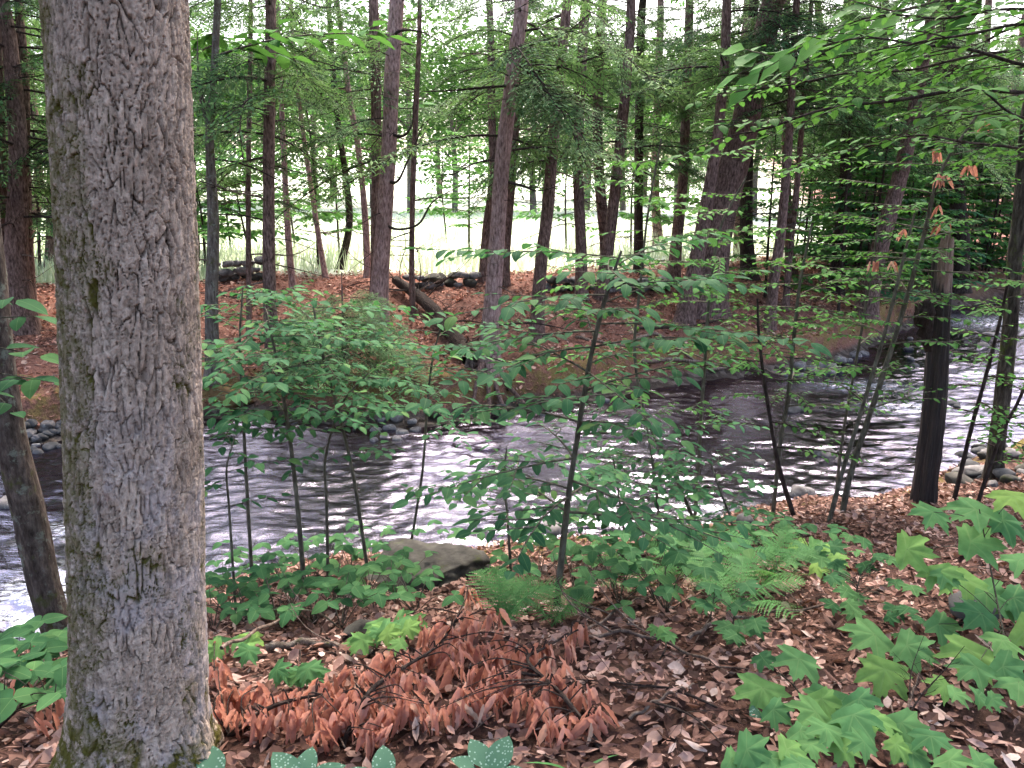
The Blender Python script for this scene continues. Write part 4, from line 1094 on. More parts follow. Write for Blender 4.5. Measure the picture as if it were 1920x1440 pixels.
stone(1035, 995, 66, "g", "pale stone at the water's edge behind the thin sapling", sink=.2)
stone(1545, 852, 46, "g", "pale angular rock standing in the stream at right", "rock", cat="rock", flat=1.2)
stone(1582, 866, 36, "g", "smaller pale rock touching the angular rock in the stream", "rock", cat="rock", flat=1.1)
stone(1425, 866, 28, "g", "lone pinkish stone in dark water left of the pale rocks")
stone(1506, 925, 60, "g", "tall grey rock at the near waterline inside the thicket", "rock", cat="rock", flat=1.3)
stone(1398, 984, 52, "d", "dark wet rock at the near waterline behind the ferns", "rock", cat="rock")
stone(1405, 1002, 40, "d", "small dark stone in front of the dark wet rock")
stone(1840, 1152, 150, "d", "dark flat rock on the litter behind the maple seedlings", "boulder", cat="boulder", flat=.7, sink=.35, ang=.1)
stone(1800, 910, 60, "m", "mossy stone beside the foot of the slim mossy trunk")
stone(1830, 895, 66, "g", "grey rock between the snag and the slim mossy trunk", "rock", cat="rock")
stone(1488, 770, 40, "d", "low dark stone breaking the stream surface at right")
stone(1160, 1045, 30, "g", "small white stone on the near bank right of the thin sapling")
stone(60, 1010, 60, "d", "dark rock in the water behind the leaning grey trunk", "rock", cat="rock")
stone(20, 945, 60, "g", "grey rock in the stream at the left frame edge", "rock", cat="rock")
stone(700, 1180, 30, "g", "small pale stone beside the rounded grey rock")
for (u, v, w_) in [(706, 808, 30), (732, 804, 30), (722, 818, 26), (754, 812, 34), (700, 826, 22), (745, 824, 26), (780, 806, 26), (715, 794, 22), (742, 790, 30), (772, 796, 20)]:
    stone(u, v, w_, "g", "grey cobble in the small heap at the far shore left of centre", group="cobbles heaped on the far shore", sink=.15, flat=1.0)
for (u, v) in [(800, 770), (830, 775), (850, 790), (868, 768), (950, 765), (980, 772), (1000, 768), (930, 775), (660, 800), (640, 808), (600, 815), (905, 782), (1040, 762), (1065, 755), (815, 790), (560, 800), (1150, 742), (1180, 738)]:
    stone(u + R.uniform(-25, 25), v + R.uniform(-12, 14), R.uniform(9, 30), R.choice("gmmd"), "brownish pebble scattered along the far shoreline at centre", group="pebbles along the far shoreline", sink=.2)
for (u, v) in [(1480, 702), (1500, 694), (1520, 692), (1540, 690), (1560, 688), (1575, 682), (1590, 676), (1552, 698), (1530, 700), (1500, 706), (1565, 694), (1605, 668), (1620, 664)]:
    stone(u, v, R.uniform(20, 36), "g", "grey stone in the row along the far point of the bank at right", group="stones along the far bank point", sink=.1, flat=1.1)
for i in range(26):
    u = R.uniform(1800, 1935); v = R.uniform(835, 925)
    stone(u, v, R.uniform(14, 46), R.choice("gmdd"), "grey stone on the gravel bar at the right frame edge", group="stones of the gravel bar", sink=.2)
for i in range(36):
    u = R.uniform(-10, 125); v = R.uniform(795, 850)
    stone(u, v, R.uniform(16, 34), R.choice("dddg"), "dark wet cobble on the far shore left of the big trunk", group="dark cobbles on the left far shore", sink=.2)
for i in range(26):
    u = R.uniform(1690, 1900); v = R.uniform(620, 780)
    stone(u, v, R.uniform(14, 30), R.choice("ddg"), "wet stone breaking the rapids at right", group="stones in the rapids", sink=.2)
# old field wall along the top of the far bank
def wall(px0, px1, n, label, h=2):
    a, b = G(*px0), G(*px1)
    t = Thing("stone_wall", label, "wall", a)
    for i in range(n):
        q = (i + R.uniform(-.3, .3)) / n; k = i % h
        p = a * (1 - q) + b * q; r = R.uniform(.09, .20)
        p = np.array([p[0], p[1] + R.uniform(-.15, .15), 0]); p[2] = hz(p[0], p[1]) + .05 + k * .16
        t.part("stone", R.choice(ST[R.choice("ggm")]), None, TRS(p, Matrix.Rotation(R.uniform(0, 6.3), 3, 'Z'), (r * 1.25, r, r)))
wall((1025, 545), (1265, 545), 34, "tumbled dry stone wall under the trunks right of the centre tree")
wall((400, 528), (500, 522), 16, "short heap of wall stones beside the dark straight trunk", 3)
wall((760, 540), (900, 536), 14, "low broken stretch of stone wall behind the fallen log")

# ------------------------------------------------------------------ ferns
def frond_mesh(seed):
    rr = random.Random(seed); b = MB()
    n = 20; t = np.linspace(0, 1, n)
    ax = np.stack([t * .85, .05 * rr.uniform(-1, 1) * t ** 2, .55 * t - .50 * t ** 2.2], 1)
    V, Fq = tube(ax, np.linspace(.006, .0015, n), 4); b.add(V, Fq, 1)
    for i in range(3, n):
        q = i / (n - 1); le = .26 * math.sin(math.pi * min(1, (1.03 - q) ** .8 * .9 + .04)) + .012
        for s in (1, -1):
            a = math.radians(rr.uniform(62, 76)) * s; d = np.array([math.cos(a), math.sin(a), -.12 + rr.uniform(-.06, .06)])
            m = max(4, int(le / .024)); tt = np.linspace(0, 1, m)
            sp = ax[i] + np.outer(tt * le, d) + np.outer(tt ** 2 * le, [.12, 0, -.15])
            e = np.cross(d, [0, 0, 1.0]); e /= np.linalg.norm(e)
            wd = .030 * (1 - tt * .85)
            VV = []; FF = []
            for j in range(m - 1):
                for sg in (1, -1):
                    k0 = len(VV)
                    VV += [sp[j], sp[j] * .5 + sp[j + 1] * .5 + e * sg * wd[j] + d * .006, sp[j + 1]]
                    FF.append((k0, k0 + 1, k0 + 2))
            b.add(np.array(VV), FF, 0, rr.random() * .6)
    return b.mesh("frond", [M_fern, M_fern])
FROND = [frond_mesh(500 + i) for i in range(4)]
def fern(u, v, n, s, label, arcs=None):
    g = G(u, v); g[2] = hz(g[0], g[1])
    t = Thing("fern", label, "fern", g)
    for i in range(n):
        a = (arcs[i] if arcs else i * 6.28 / n + R.uniform(-.3, .3))
        t.part("frond", FROND[i % 4], None, TRS(g + np.array([0, 0, .01]), frame((math.cos(a), math.sin(a), R.uniform(.35, .8))), s * R.uniform(.85, 1.1)))
fern(945, 1180, 7, .36, "bright fern with spread fronds behind the hanging dead leaves", [1.2, 1.75, .6, 2.1, .1, .9, 1.5])
fern(1035, 1180, 5, .27, "smaller fern half hidden right of the bright fern", [.8, 0, 1.6, -.5, 2.6])
fern(1335, 1120, 7, .42, "tall dark fern on the slope left of the maple seedlings")
fern(1425, 1110, 6, .38, "second dark fern beside the tall one, toward the right")
fern(1270, 1085, 5, .32, "small fern between the thin sapling and the tall dark fern")
fern(1480, 1060, 5, .30, "fern at the foot of the thicket stems")
fern(1385, 1150, 6, .36, "fern nearest the branching stick on the open litter")
fern(1300, 1040, 6, .36, "fern at the waterline behind the tall dark fern")
fern(1190, 1120, 5, .30, "low fern just right of the thin sapling's foot")

# ------------------------------------------------------------------ low shrubs and seedlings
def low_plant(u, v, label, key, ls, n, h, spread, name="seedling", cat="seedling", group=None, whorl=3, lift=0.0):
    g = G(u, v); g[2] = hz(g[0], g[1])
    t = Thing(name, label, cat, g, group)
    for i in range(n):
        a = i * 2.4 + R.uniform(-.5, .5); sp = spread * math.sqrt((i + .5) / n)
        tip = g + np.array([math.cos(a) * sp, math.sin(a) * sp, lift + h * R.uniform(.6, 1.1)])
        ax = curve([g, g * .5 + tip * .5 + np.array([0, 0, h * .18]), tip], 8)
        mb = MB(); V, Fq = tube(ax, np.linspace(.0028, .0014, 8), 4); mb.add(V, Fq)
        st = t.mb("stem", mb, [M_twig])
        a0 = R.uniform(0, 6.28)
        for k in range(whorl):
            aa = a0 + k * 6.28 / whorl + R.uniform(-.3, .3)
            put_leaf(t, st, key, tip, (math.cos(aa), math.sin(aa), R.uniform(-.3, .1)), (R.uniform(-.3, .3), R.uniform(-.45, .1), 1), ls * R.uniform(.75, 1.2))
    return t
lowpos = [(420, 1110), (450, 1075), (480, 1125), (520, 1080), (545, 1140), (585, 1095), (610, 1070), (625, 1140), (660, 1075), (465, 1170), (590, 1170), (430, 1160), (520, 1165), (700, 1060), (840, 1050), (780, 1150), (700, 1150), (980, 1055), (1010, 1090), (1110, 1090), (1150, 1110), (1230, 1130), (1080, 1130), (1190, 1080), (1120, 1060), (400, 1190), (640, 1180), (690, 1120), (740, 1135), (760, 1110), (1260, 1075), (1290, 1095), (1310, 1060), (1220, 1100), (1350, 1085), (1400, 1075), (1160, 1135), (1440, 1040), (1530, 1060), (1250, 1150)]
for u, v in lowpos:
    low_plant(u, v, "low round-leaved plant in the green cover along the near bank", "S", .075, 8, .24, .30, "ground_plant", "plant", "round-leaved plants along the near bank")
for u, v in [(60, 1290), (20, 1310), (95, 1270), (40, 1260), (100, 1340), (10, 1350)]:
    low_plant(u, v, "dark low plant at the foot of the bank left of the big trunk", "S", .10, 6, .2, .2, "ground_plant", "plant", "dark plants left of the big trunk")
# maple seedlings
def maple(u, v, label, spec, Y=None, key="M"):
    """spec: (u, v, size px) of every leaf"""
    g = G(u, v); g[2] = hz(g[0], g[1])
    t = Thing("maple_seedling", label, "maple seedling", g)
    cu = sum(q[0] for q in spec) / len(spec); top = min(q[1] for q in spec)
    ms = curve([g, P(.5 * cu + .5 * u, .55 * v + .45 * top, Y or g[1]), P(cu, top + 25, Y or g[1])], 24)
    mb = MB(); V, Fq = tube(ms, np.linspace(.0045, .002, 24), 5); mb.add(V, Fq)
    stem_ = t.mb("stem", mb, [M_twig])
    for (lu, lv, sz) in spec:
        Yl = min((Y or g[1]), .9 * G(lu, min(lv, 1438))[1]) + R.uniform(-.06, .03)
        p = P(lu, lv, Yl)
        k = int(np.argmin(np.linalg.norm(ms - (p - np.array([0, 0, .05])), axis=1))); k = max(4, k - 2)
        ax = curve([ms[k], (ms[k] + p) / 2 + np.array([0, 0, .012]), p], 7)
        mb = MB(); V, Fq = tube(ax, np.linspace(.0018, .0011, 7), 4); mb.add(V, Fq)
        st = t.mb("petiole", mb, [M_twig])
        nn = Vector((R.uniform(-.35, .35), R.uniform(-.7, -.1) if key == 'M' else R.uniform(-.5, .05), 1)).normalized()
        if key == 'MS': p = p + np.array([0, R.uniform(-.3, .3), 0])
        a = -math.pi / 2 + R.uniform(-1.4, 1.4)
        d = Vector((math.cos(a), math.sin(a), 0)); d = d - nn * d.dot(nn)
        s = sz / F_PX * depth(p) * 1.12
        put_leaf(t, st, key, p, d, nn, s)
maple(1890, 1230, "tall maple seedling with large lobed leaves at the right frame edge", [(1700, 1030, 80), (1820, 1015, 95), (1880, 975, 85), (1760, 1070, 70), (1810, 1085, 85), (1850, 1110, 95), (1770, 1075, 60), (1840, 1150, 80), (1910, 1050, 80), (1900, 1120, 85), (1760, 1170, 80), (1820, 1220, 95), (1880, 1200, 75), (1830, 1250, 75), (1910, 1280, 90), (1880, 1250, 80), (1750, 960, 70), (1830, 955, 90), (1900, 930, 80), (1925, 1180, 90)], Y=2.75)
maple(1665, 1290, "maple seedling with three large dark leaves left of the tall one", [(1640, 1190, 90), (1700, 1210, 85), (1660, 1255, 90)], Y=2.75)
maple(1520, 1330, "maple seedling with one big pale leaf standing highest at bottom centre right", [(1498, 1235, 85), (1430, 1290, 90), (1450, 1330, 60)], Y=2.25)
maple(1580, 1420, "dense maple seedling clump at the bottom, right of centre", [(1560, 1310, 95), (1530, 1335, 80), (1600, 1340, 90), (1640, 1345, 75), (1550, 1365, 70), (1590, 1375, 60), (1520, 1395, 55), (1580, 1400, 60), (1620, 1390, 60), (1540, 1310, 70), (1500, 1370, 70), (1610, 1310, 70)], Y=2.1)
maple(1720, 1430, "maple seedling with pointed blue-green leaves at bottom right", [(1690, 1355, 90), (1745, 1380, 70), (1710, 1410, 85), (1680, 1395, 60), (1780, 1425, 70), (1840, 1430, 85)], Y=2.1)
maple(1820, 1350, "small maple seedling with yellowish leaves in the litter at right", [(1770, 1285, 55), (1790, 1300, 50), (1835, 1305, 50), (1860, 1310, 40)], Y=2.4)
maple(1420, 1435, "pale maple seedling cut by the bottom edge, right of centre", [(1400, 1405, 80), (1440, 1420, 80), (1370, 1425, 60), (1475, 1405, 70), (1500, 1430, 70)], Y=1.95)
for (u, v, nm) in [(1330, 1180, "lone dark maple seedling on the litter below the tall fern"), (1370, 1205, "tiny dark maple seedling beside the branching stick")]:
    maple(u, v, nm, [(u + dx, v - dy, 46) for dx, dy in ((-15, 60), (10, 75), (30, 55), (-5, 30), (30, 25), (45, 85), (-30, 85))], key="MS")
maple(1600, 1150, "wide dark maple seedling on the slope below the snag", [(1530 + R.uniform(0, 170), 1050 + R.uniform(0, 90), R.uniform(30, 44)) for _ in range(26)], key="MS")
maple(1470, 1060, "maple seedling in the shade at the foot of the thicket", [(1480 + R.uniform(0, 90), 1020 + R.uniform(0, 50), R.uniform(35, 45)) for _ in range(12)], key="M")
for (u, v, nm) in [(715, 1210, "bright small maple seedling beside the rounded grey rock"), (760, 1200, "bright maple seedling behind the hanging dead leaves, left part"), (450, 1225, "bright maple seedling at the big trunk's right foot"), (560, 1290, "maple seedling poking through the dead leaves near the trunk")]:
    maple(u, v, nm, [(u + R.uniform(-45, 45), v - R.uniform(5, 45), R.uniform(38, 52)) for _ in range(7)], key="M")
maple(1245, 1195, "single small maple sprig in open litter right of centre", [(1240, 1185, 32), (1256, 1190, 30), (1228, 1178, 26)], key="M")
# pale oval-leaved shrub sprig at bottom right
g = G(1520, 1430); g[2] = hz(g[0], g[1])
tp = Thing("oval_leaf_sprig", "sprig with pale oval leaves left of the dense maple clump", "plant", g)
for (u, v, sz) in [(1400, 1345, 70), (1440, 1365, 60), (1465, 1350, 65), (1440, 1385, 65), (1485, 1375, 55), (1450, 1410, 60), (1510, 1400, 70)]:
    p = P(u + 15, v + 15, 2.05); ax = curve([g, (g + p) / 2 + np.array([0, 0, .04]), p], 6)
    mb = MB(); V, Fq = tube(ax, np.linspace(.0026, .0014, 6), 4); mb.add(V, Fq); st = tp.mb("stem", mb, [M_twig])
    put_leaf(tp, st, "P", p, (R.uniform(-1, .6), R.uniform(-.2, 1), .2), (R.uniform(-.2, .2), -.6, 1), sz / F_PX * 2.1)
# lungwort along the bottom edge
for (u, v, n, nm) in [(405, 1440, 3, "spotted lungwort leaf at the big trunk's foot"), (560, 1440, 5, "spotted lungwort rosette at the bottom edge near the trunk"), (720, 1445, 4, "lungwort rosette at the bottom edge left of centre"), (920, 1445, 6, "lungwort rosette at the bottom edge below the dead leaves")]:
    g = P(u, v + 12, 1.84); g[2] = hz(g[0], g[1])
    t = Thing("lungwort", nm, "plant", g)
    for i in range(n):
        a = i * 6.28 / n + R.uniform(-.3, .3)
        t.part("leaf", R.choice(LEAVES["P"]), None, TRS(g + np.array([math.cos(a) * .015, math.sin(a) * .015, .015]), frame((math.cos(a), math.sin(a), .55)), R.uniform(.09, .13)))
# grass tuft
g = P(1080, 1445, 1.85); g[2] = hz(g[0], g[1])
t = Thing("grass_tuft", "small tuft of grass blades at the bottom edge, centre", "grass tuft", g)
for i in range(7):
    a = R.uniform(0, 6.28); b = MB(); leaf_oval(b, 1, .07, .2, .5, 5); 
    t.part("blade", b.mesh("blade", [M_fern]), None, TRS(g, frame((math.cos(a), math.sin(a), R.uniform(.6, 1.4))), R.uniform(.1, .17)))

# ------------------------------------------------------------------ fallen beech branches with hanging dead leaves
CL_mid = [(880, 1105), (866, 1150), (850, 1180), (870, 1200), (755, 1155), (825, 1165), (800, 1178), (905, 1165), (932, 1145), (960, 1195), (715, 1225), (735, 1235), (775, 1225), (805, 1215), (830, 1215), (860, 1220), (690, 1260), (670, 1290), (660, 1320), (720, 1270), (760, 1260), (790, 1265), (850, 1240), (710, 1320), (740, 1330), (770, 1310), (800, 1320), (700, 1370), (720, 1365), (760, 1300), (640, 1300), (650, 1250)]
CL_rt = [(1095, 1170), (1060, 1200), (1050, 1240), (900, 1205), (925, 1220), (945, 1225), (975, 1215), (995, 1225), (1020, 1210), (880, 1250), (930, 1260), (960, 1265), (870, 1290), (910, 1280), (1040, 1275), (1070, 1285), (1100, 1290), (820, 1330), (850, 1315), (880, 1320), (930, 1300), (1000, 1310), (1030, 1300), (1110, 1340), (1010, 1350), (1040, 1355), (1120, 1330), (960, 1310)]
CL_lf = [(402, 1205), (408, 1250), (412, 1295), (404, 1320), (440, 1290), (480, 1290), (505, 1310), (530, 1300), (560, 1300), (580, 1330), (600, 1290), (620, 1310), (470, 1340), (500, 1345), (540, 1340), (590, 1370), (610, 1275), (640, 1340), (450, 1330)]
CL_ll = [(60, 1215), (50, 1265), (5, 1255), (80, 1235), (112, 1305), (75, 1360), (25, 1290), (95, 1330)]
def dead_bough(cl, main, label, nleaf=(5, 8)):
    g = G(*main[0]); g[2] = hz(g[0], g[1])
    t = Thing("fallen_beech_branch", label, "fallen branch", g)
    mp = np.array([P(u, v, G(u, v + 45)[1]) for u, v in main]); mp[0] = g
    ax = curve(mp, 40); mb = MB(); V, Fq = tube(ax, np.linspace(.010, .003, 40), 6); mb.add(V, Fq)
    t.mb("stem", mb, [M_darktw])
    for (u, v) in cl:
        Yc = G(u, v + 50)[1]; p = P(u, v, Yc)
        k = int(np.argmin(np.linalg.norm(ax - p, axis=1) + .15 * (np.arange(40) > 36)))
        a2 = curve([ax[k], (ax[k] + p) / 2 + np.array([R.uniform(-.03, .03), 0, .03]), p], 9)
        mb = MB(); V, Fq = tube(a2, np.linspace(.0035, .0015, 9), 4); mb.add(V, Fq)
        tw = t.mb("twig", mb, [M_darktw])
        for i in range(R.randint(*nleaf)):
            a = R.uniform(0, 6.28); sp = R.uniform(.1, .9)
            pp = a2[R.choice((-1, -1, -2, -3))] + np.array([R.uniform(-.025, .025), R.uniform(-.025, .025), R.uniform(-.02, .01)])
            d = Vector((math.cos(a) * sp, math.sin(a) * sp, -1))
            put_leaf(t, tw, "D", pp, d, (math.cos(a + 1) , math.sin(a + 1), .3), R.uniform(.065, .13))
dead_bough(CL_mid, [(640, 1405), (690, 1300), (760, 1250), (830, 1200), (875, 1120)], "fallen beech branch with clusters of hanging tan dead leaves, middle of the foreground", (7, 10))
dead_bough(CL_rt, [(1130, 1410), (1060, 1310), (990, 1240), (1020, 1215), (1095, 1175)], "fallen beech branch with hanging dead leaves, right half of the heap", (6, 10))
dead_bough(CL_lf, [(430, 1380), (500, 1330), (560, 1310), (620, 1300)], "fallen beech branch with dead leaves lying against the big trunk's right foot", (7, 11))
dead_bough(CL_ll, [(-20, 1380), (40, 1320), (80, 1260)], "fallen beech branch with few dead leaves left of the big trunk", (3, 5))

for (u, v) in [(1850, 222), (1752, 280), (1768, 330), (1700, 430), (1770, 415), (1680, 490), (1765, 325), (1820, 310), (1755, 385), (1640, 490)]:
    p = P(u, v, 5.5); k_ = np.array([R.uniform(-.2, .2), .05, -.12])
    mb = MB(); V, Fq = tube(curve([p + k_, p + k_ * .4 + np.array([0, 0, .03]), p], 6), np.linspace(.003, .0012, 6), 4); mb.add(V, Fq)
    tw = tall_s.mb("dead_twig", mb, [M_darktw])
    for i in range(R.randint(3, 6)):
        a = R.uniform(0, 6.28); put_leaf(tall_s, tw, "D", p + np.array([R.uniform(-.04, .04), 0, 0]), (math.cos(a) * .5, math.sin(a) * .5, -1), (math.cos(a + 1), math.sin(a + 1), .3), R.uniform(.07, .11))

# ------------------------------------------------------------------ leaf litter
def litter(name, n, xr, yr, test, size, mat, seed, label, lift=.012, tilt=.5):
    g = np.random.default_rng(seed)
    x = g.uniform(*xr, n); y = g.uniform(*yr, n); ok = test(x, y); x, y = x[ok], y[ok]; n = len(x)
    z = height(x, y) + g.uniform(.002, lift, n)
    a = g.uniform(0, 6.283, n); L = size[0] + (size[1] - size[0]) * g.random(n) ** 2.0; Wd = L * g.uniform(.22, .75, n)
    tx, ty = g.normal(0, tilt, n), g.normal(0, tilt, n)
    D = np.stack([np.cos(a), np.sin(a), tx * .5], 1); S = np.stack([-np.sin(a), np.cos(a), ty * .6], 1)
    U = np.cross(D, S); cu = g.uniform(-.1, .45, n)
    C = np.stack([x, y, z], 1)
    def q(t, s, h): return C + D * (L * t)[:, None] + S * (Wd * s)[:, None] + U * (L * cu * h)[:, None]
    V = np.stack([q(-.5, 0, .25), q(-.12, .5, .35), q(.25, .42, .35), q(.5, 0, .3), q(.25, -.42, .35), q(-.12, -.5, .35), q(0.05, 0, -.05)], 1)
    Fb = np.array([[0, 6, 1], [1, 6, 2], [2, 6, 3], [3, 6, 4], [4, 6, 5], [5, 6, 0]])
    b = MB(); b.add(V.reshape(-1, 3), (np.arange(n)[:, None, None] * 7 + Fb[None]).reshape(-1, 3), 0, np.repeat(g.random(n), 7))
    return solo(name, b.mesh(name, [mat], smooth=False), None, label, None, None, "stuff")
litter("leaf_litter", 66000, (-3.2, 4.6), (1.5, 7.6), lambda x, y: (ynear(x) - y > .25) & (np.hypot(x + 1.05, y - 1.98) > .24), (.012, .070), M_lit, 1, "brown fallen leaves covering the near bank", .03, .75)
litter("far_leaf_litter", 76000, (-11, 13), (9, 24), lambda x, y: (y - yfar(x) > .5) & (y - yfar(x) < 7.9), (.035, .11), M_litfar, 2, "reddish fallen leaves and needles on the far bank", .03, .8)
# the larger leaves that lie loose on top
k = 0
while k < 230:
    u, v = R.uniform(400, 1900), R.uniform(1140, 1438)
    p = G(u, v); 
    if ynear(p[0]) - p[1] < .3: continue
    z = hz(p[0], p[1]) + .012
    a = R.uniform(0, 6.28)
    solo("fallen_leaf", R.choice(LEAVES["L"]), TRS((p[0], p[1], z), frame((math.cos(a), math.sin(a), R.uniform(-.1, .25)), (R.uniform(-.5, .5), R.uniform(-.5, .5), R.choice((1, 1, -1)))), R.uniform(.045, .085)), "dry brown leaf lying loose on the near bank's litter", "leaf", "loose fallen leaves on the near bank")
    k += 1
# twigs and needles debris on the far bank
b = MB(); rr_ = random.Random(8)
for i in range(520):
    x = rr_.uniform(-8, 10); y = float(yfar(x)) + rr_.uniform(.8, 7.4); z = hz(x, y) + .015
    a = rr_.uniform(0, 6.28); le = rr_.uniform(.15, .7)
    s = np.array([x, y, z]) + np.outer(np.linspace(-.5, .5, 4) * le, [math.cos(a), math.sin(a), rr_.uniform(-.05, .15)]); s[:, 2] = np.maximum(s[:, 2], height(s[:, 0], s[:, 1]) + .01)
    s[1:3] += [0, 0, .02]
    V, Fq = tube(s, np.linspace(.008, .003, 4), 4); b.add(V, Fq)
solo("twig_litter", b.mesh("twig_litter", [M_deadtw]), None, "fine dead twigs strewn over the far bank", None, None, "stuff")
b = MB()
for i in range(170):
    x = rr_.uniform(-1.6, 3.5); y = rr_.uniform(1.9, 5.5); z = hz(x, y) + .015
    a = rr_.uniform(0, 6.28); le = rr_.uniform(.08, .35)
    s = np.array([x, y, z]) + np.outer(np.linspace(-.5, .5, 4) * le, [math.cos(a), math.sin(a), 0]); s[:, 2] = height(s[:, 0], s[:, 1]) + .02
    V, Fq = tube(s, np.linspace(.003, .0012, 4), 4); b.add(V, Fq)
solo("twig_litter", b.mesh("near_twig_litter", [M_deadtw]), None, "fine dead twigs strewn over the near bank", None, None, "stuff")

# ------------------------------------------------------------------ field grass and the wood beyond
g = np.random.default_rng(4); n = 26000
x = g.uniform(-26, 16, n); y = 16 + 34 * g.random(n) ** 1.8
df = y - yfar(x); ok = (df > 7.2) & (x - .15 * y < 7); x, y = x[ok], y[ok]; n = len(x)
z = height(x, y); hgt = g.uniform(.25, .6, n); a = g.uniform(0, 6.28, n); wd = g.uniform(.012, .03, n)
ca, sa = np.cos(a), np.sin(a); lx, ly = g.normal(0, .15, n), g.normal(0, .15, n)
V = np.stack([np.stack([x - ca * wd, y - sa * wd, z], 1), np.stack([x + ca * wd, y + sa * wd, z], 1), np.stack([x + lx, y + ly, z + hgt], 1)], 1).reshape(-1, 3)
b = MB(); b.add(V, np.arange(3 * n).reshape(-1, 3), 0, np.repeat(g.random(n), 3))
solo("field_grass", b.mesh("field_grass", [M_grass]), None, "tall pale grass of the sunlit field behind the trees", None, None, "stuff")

def crown_mesh(seed, nclump=34, per=110, size=.30, top=1.0):
    g = np.random.default_rng(seed); b = MB()
    cs = g.normal(size=(nclump, 3)); cs /= np.linalg.norm(cs, axis=1)[:, None]; cs *= g.uniform(.35, 1.0, nclump)[:, None] ** .6
    cs = cs * np.array([3.1, 3.1, 4.2]) + np.array([0, 0, 6.2])
    C = np.repeat(cs, per, 0) + g.normal(size=(nclump * per, 3)) * np.array([.75, .75, .5])
    n = len(C); D = g.normal(size=(n, 3)); D[:, 2] *= .5; D /= np.linalg.norm(D, axis=1)[:, None]
    S = np.cross(D, g.normal(size=(n, 3)) * .5 + np.array([0, 0, 1.0])); S /= np.linalg.norm(S, axis=1)[:, None]
    L = size * g.uniform(.6, 1.2, n)[:, None]
    V = np.stack([C - D * L * .5, C + S * L * .3, C + D * L * .5, C - S * L * .3], 1).reshape(-1, 3)
    b.add(V, np.arange(4 * n).reshape(-1, 4), 0, np.repeat(g.random(n) * .7, 4))
    return b.mesh("crown", [M_far], smooth=False)
CROWN = [crown_mesh(60 + i) for i in range(5)]
def far_trunk():
    b = MB(); V, Fq = tube(curve([(0, 0, -.3), (.1, 0, 3), (-.1, .1, 6), (0, 0, 9)], 14), np.linspace(.22, .05, 14), 8); b.add(V, Fq)
    for i in range(7):
        a = i * 2.4; z = 2.5 + i * .8
        V, Fq = tube(curve([(0, 0, z), (math.cos(a) * 1.1, math.sin(a) * 1.1, z + .9), (math.cos(a) * 2.2, math.sin(a) * 2.2, z + 1.6)], 6), np.linspace(.07, .02, 6), 5); b.add(V, Fq)
    return b.mesh("trunk", [M_grayB])
FTR = far_trunk()
def far_tree(x, y, s, label, group, sz=1.0):
    z = hz(x, y)
    t = Thing("broadleaf_tree", label, "tree", (x, y, z), group)
    M = Matrix.Rotation(R.uniform(0, 6.28), 3, 'Z')
    t.part("trunk", FTR, None, TRS((x, y, z), M, s))
    t.part("crown", R.choice(CROWN), None, TRS((x, y, z), M, (s * sz, s * sz, s)))
for i in range(30):
    x = -52 + i * 3.4 + R.uniform(-1, 1); y = R.uniform(54, 66)
    far_tree(x, y, R.uniform(1.0, 1.35), "bright green broadleaf tree in the row beyond the field", "broadleaf trees beyond the field", 1.15)
for i in range(26):
    x = -70 + i * 5.2 + R.uniform(-1, 1); y = R.uniform(72, 92)
    far_tree(x, y, R.uniform(1.25, 1.6), "taller broadleaf tree behind the row beyond the field", "tall trees behind the field row", 1.15)
# smaller broadleaf trees and shrubs at the field edge and in the right-hand wood
def bush_tree(x, y, h, n, label, group=None, sp=SPRAY_B, L=(.8, 1.7), r=.035, zlo=.4, name="understory_tree"):
    z = hz(x, y); g = np.array([x, y, z])
    t = Thing(name, label, "tree", g, group)
    top = g + np.array([R.uniform(-.4, .4), R.uniform(-.3, .3), h])
    _, ax, rr = trunk_part(t, [g - np.array([0, 0, .05]), (g + top) / 2 + np.array([R.uniform(-.15, .15), 0, 0]), top], [r, r * .7, r * .2], M_darktw, 8, 30)
    for i in range(n):
        q = (zlo + (h - zlo) * (i + R.random()) / n) / h; k = min(int(q * 29), 29); a = i * 2.4 + R.uniform(-.5, .5)
        t.part("branch", R.choice(sp), None, TRS(ax[k], frame((math.cos(a), math.sin(a), R.uniform(-.05, .3)), (R.uniform(-.2, .2), R.uniform(-.2, .2), 1)), R.uniform(*L) * (1.1 - .5 * q)))
for i in range(60):
    u = R.uniform(1420, 1990) if i % 3 else R.uniform(1780, 1990); y = R.uniform(12.5, 30); x = (u - 960) / F_PX * y
    if u < 1500 and y < 19: continue
    dd = y - float(yfar(x))
    if dd < .8: 
        y = float(yfar(x)) + R.uniform(1, 7)
    bush_tree(x, y, R.uniform(3.5, 7.5), 26, "leafy understory tree in the dense wood across the stream at right", "understory trees at right", R.choice((SPRAY_A, SPRAY_B, SPRAY_B)), (.9, 1.8))
for (u, y, h) in [(380, 21, 6), (440, 24, 6), (560, 25, 5), (640, 22, 4.5), (840, 30, 3.5), (1180, 24, 4.5), (1060, 26, 4.5), (80, 17, 6), (20, 20, 7), (1270, 22, 7), (880, 22, 3.4), (480, 19, 2.6), (390, 18.5, 2.8), (600, 19, 5)]:
    bush_tree((u - 960) / F_PX * y, y, h, 26, "airy broadleaf sapling at the field edge behind the trunks", "broadleaf saplings at the field edge", SPRAY_B, (1.0, 2.0), zlo=.9)
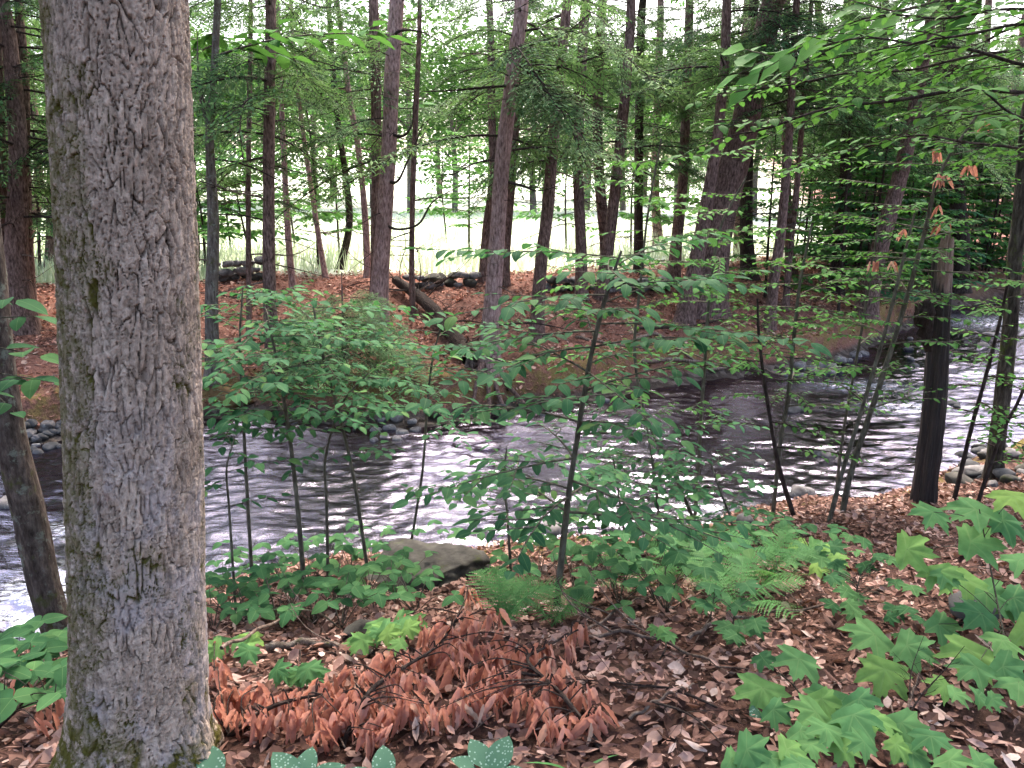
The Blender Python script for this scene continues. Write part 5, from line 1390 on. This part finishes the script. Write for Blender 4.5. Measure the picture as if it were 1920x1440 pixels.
# background hemlocks filling the wood at left and right
for i, (u, y) in enumerate([(-40, 15), (100, 19), (60, 24), (200, 20), (-100, 19), (1480, 21), (1560, 24), (1660, 22), (1740, 26), (1850, 28), (1930, 24), (1620, 30), (1380, 25), (1900, 33), (330, 23), (1230, 28), (2010, 20)]):
    x = (u - 960) / F_PX * y
    if y - float(yfar(x)) < 1: y = float(yfar(x)) + 2.5
    gb_ = np.array([x, y, hz(x, y)])
    v0 = 600; U = 960 + x / y * F_PX * 1.0
    px = [(U, 560), (U + R.uniform(-15, 15), 330), (U + R.uniform(-25, 25), 40)]
    forest_tree("hemlock_tree", "background hemlock deep in the shaded wood", px, [18, 16, 13], M_hemB, base=gb_, boughs=34, dead=8, zlo=1.2 if x < 0 else 2.6, blen=(1.4, 2.6), ztop=11, group="background hemlocks in the wood")

# ------------------------------------------------------------------ tell look-alikes apart by their order along the bank
ONES = ["first", "second", "third", "fourth", "fifth", "sixth", "seventh", "eighth", "ninth", "tenth", "eleventh", "twelfth", "thirteenth", "fourteenth", "fifteenth", "sixteenth", "seventeenth", "eighteenth", "nineteenth"]
def ordinal(i):
    if i <= 19: return ONES[i - 1]
    tens, one = divmod(i, 10)
    w_ = {2: "twent", 3: "thirt", 4: "fort"}[tens]
    return w_ + "ieth" if one == 0 else w_ + "y-" + ONES[one - 1]
def number(group, text):
    bpy.context.view_layer.update()
    os_ = [o for o in sc.objects if o.get("group") == group and o.parent is None]
    os_.sort(key=lambda o: o.location.x / max(o.location.y, .5))
    for i, o in enumerate(os_): o["label"] = text.format(ordinal(i + 1))
number("round-leaved plants along the near bank", "low round-leaved plant in the near-bank cover, {} counting rightward from the big trunk")
number("dark plants left of the big trunk", "dark low plant left of the big trunk, {} from the left frame edge")
number("broadleaf saplings at the field edge", "airy broadleaf sapling at the field edge, {} counting from the left")
number("cobbles heaped on the far shore", "grey cobble in the far-shore heap left of centre, {} from the left")
number("stones along the far bank point", "grey stone along the far bank's point at right, {} from the left")
number("pebbles along the far shoreline", "brownish pebble along the far shoreline at centre, {} from the left")
number("dark cobbles on the left far shore", "dark wet cobble on the far shore left of the big trunk, {} from the left")
number("stones of the gravel bar", "grey stone on the gravel bar at the right frame edge, {} from the left")
number("stones in the rapids", "wet stone breaking the rapids at right, {} from the left")
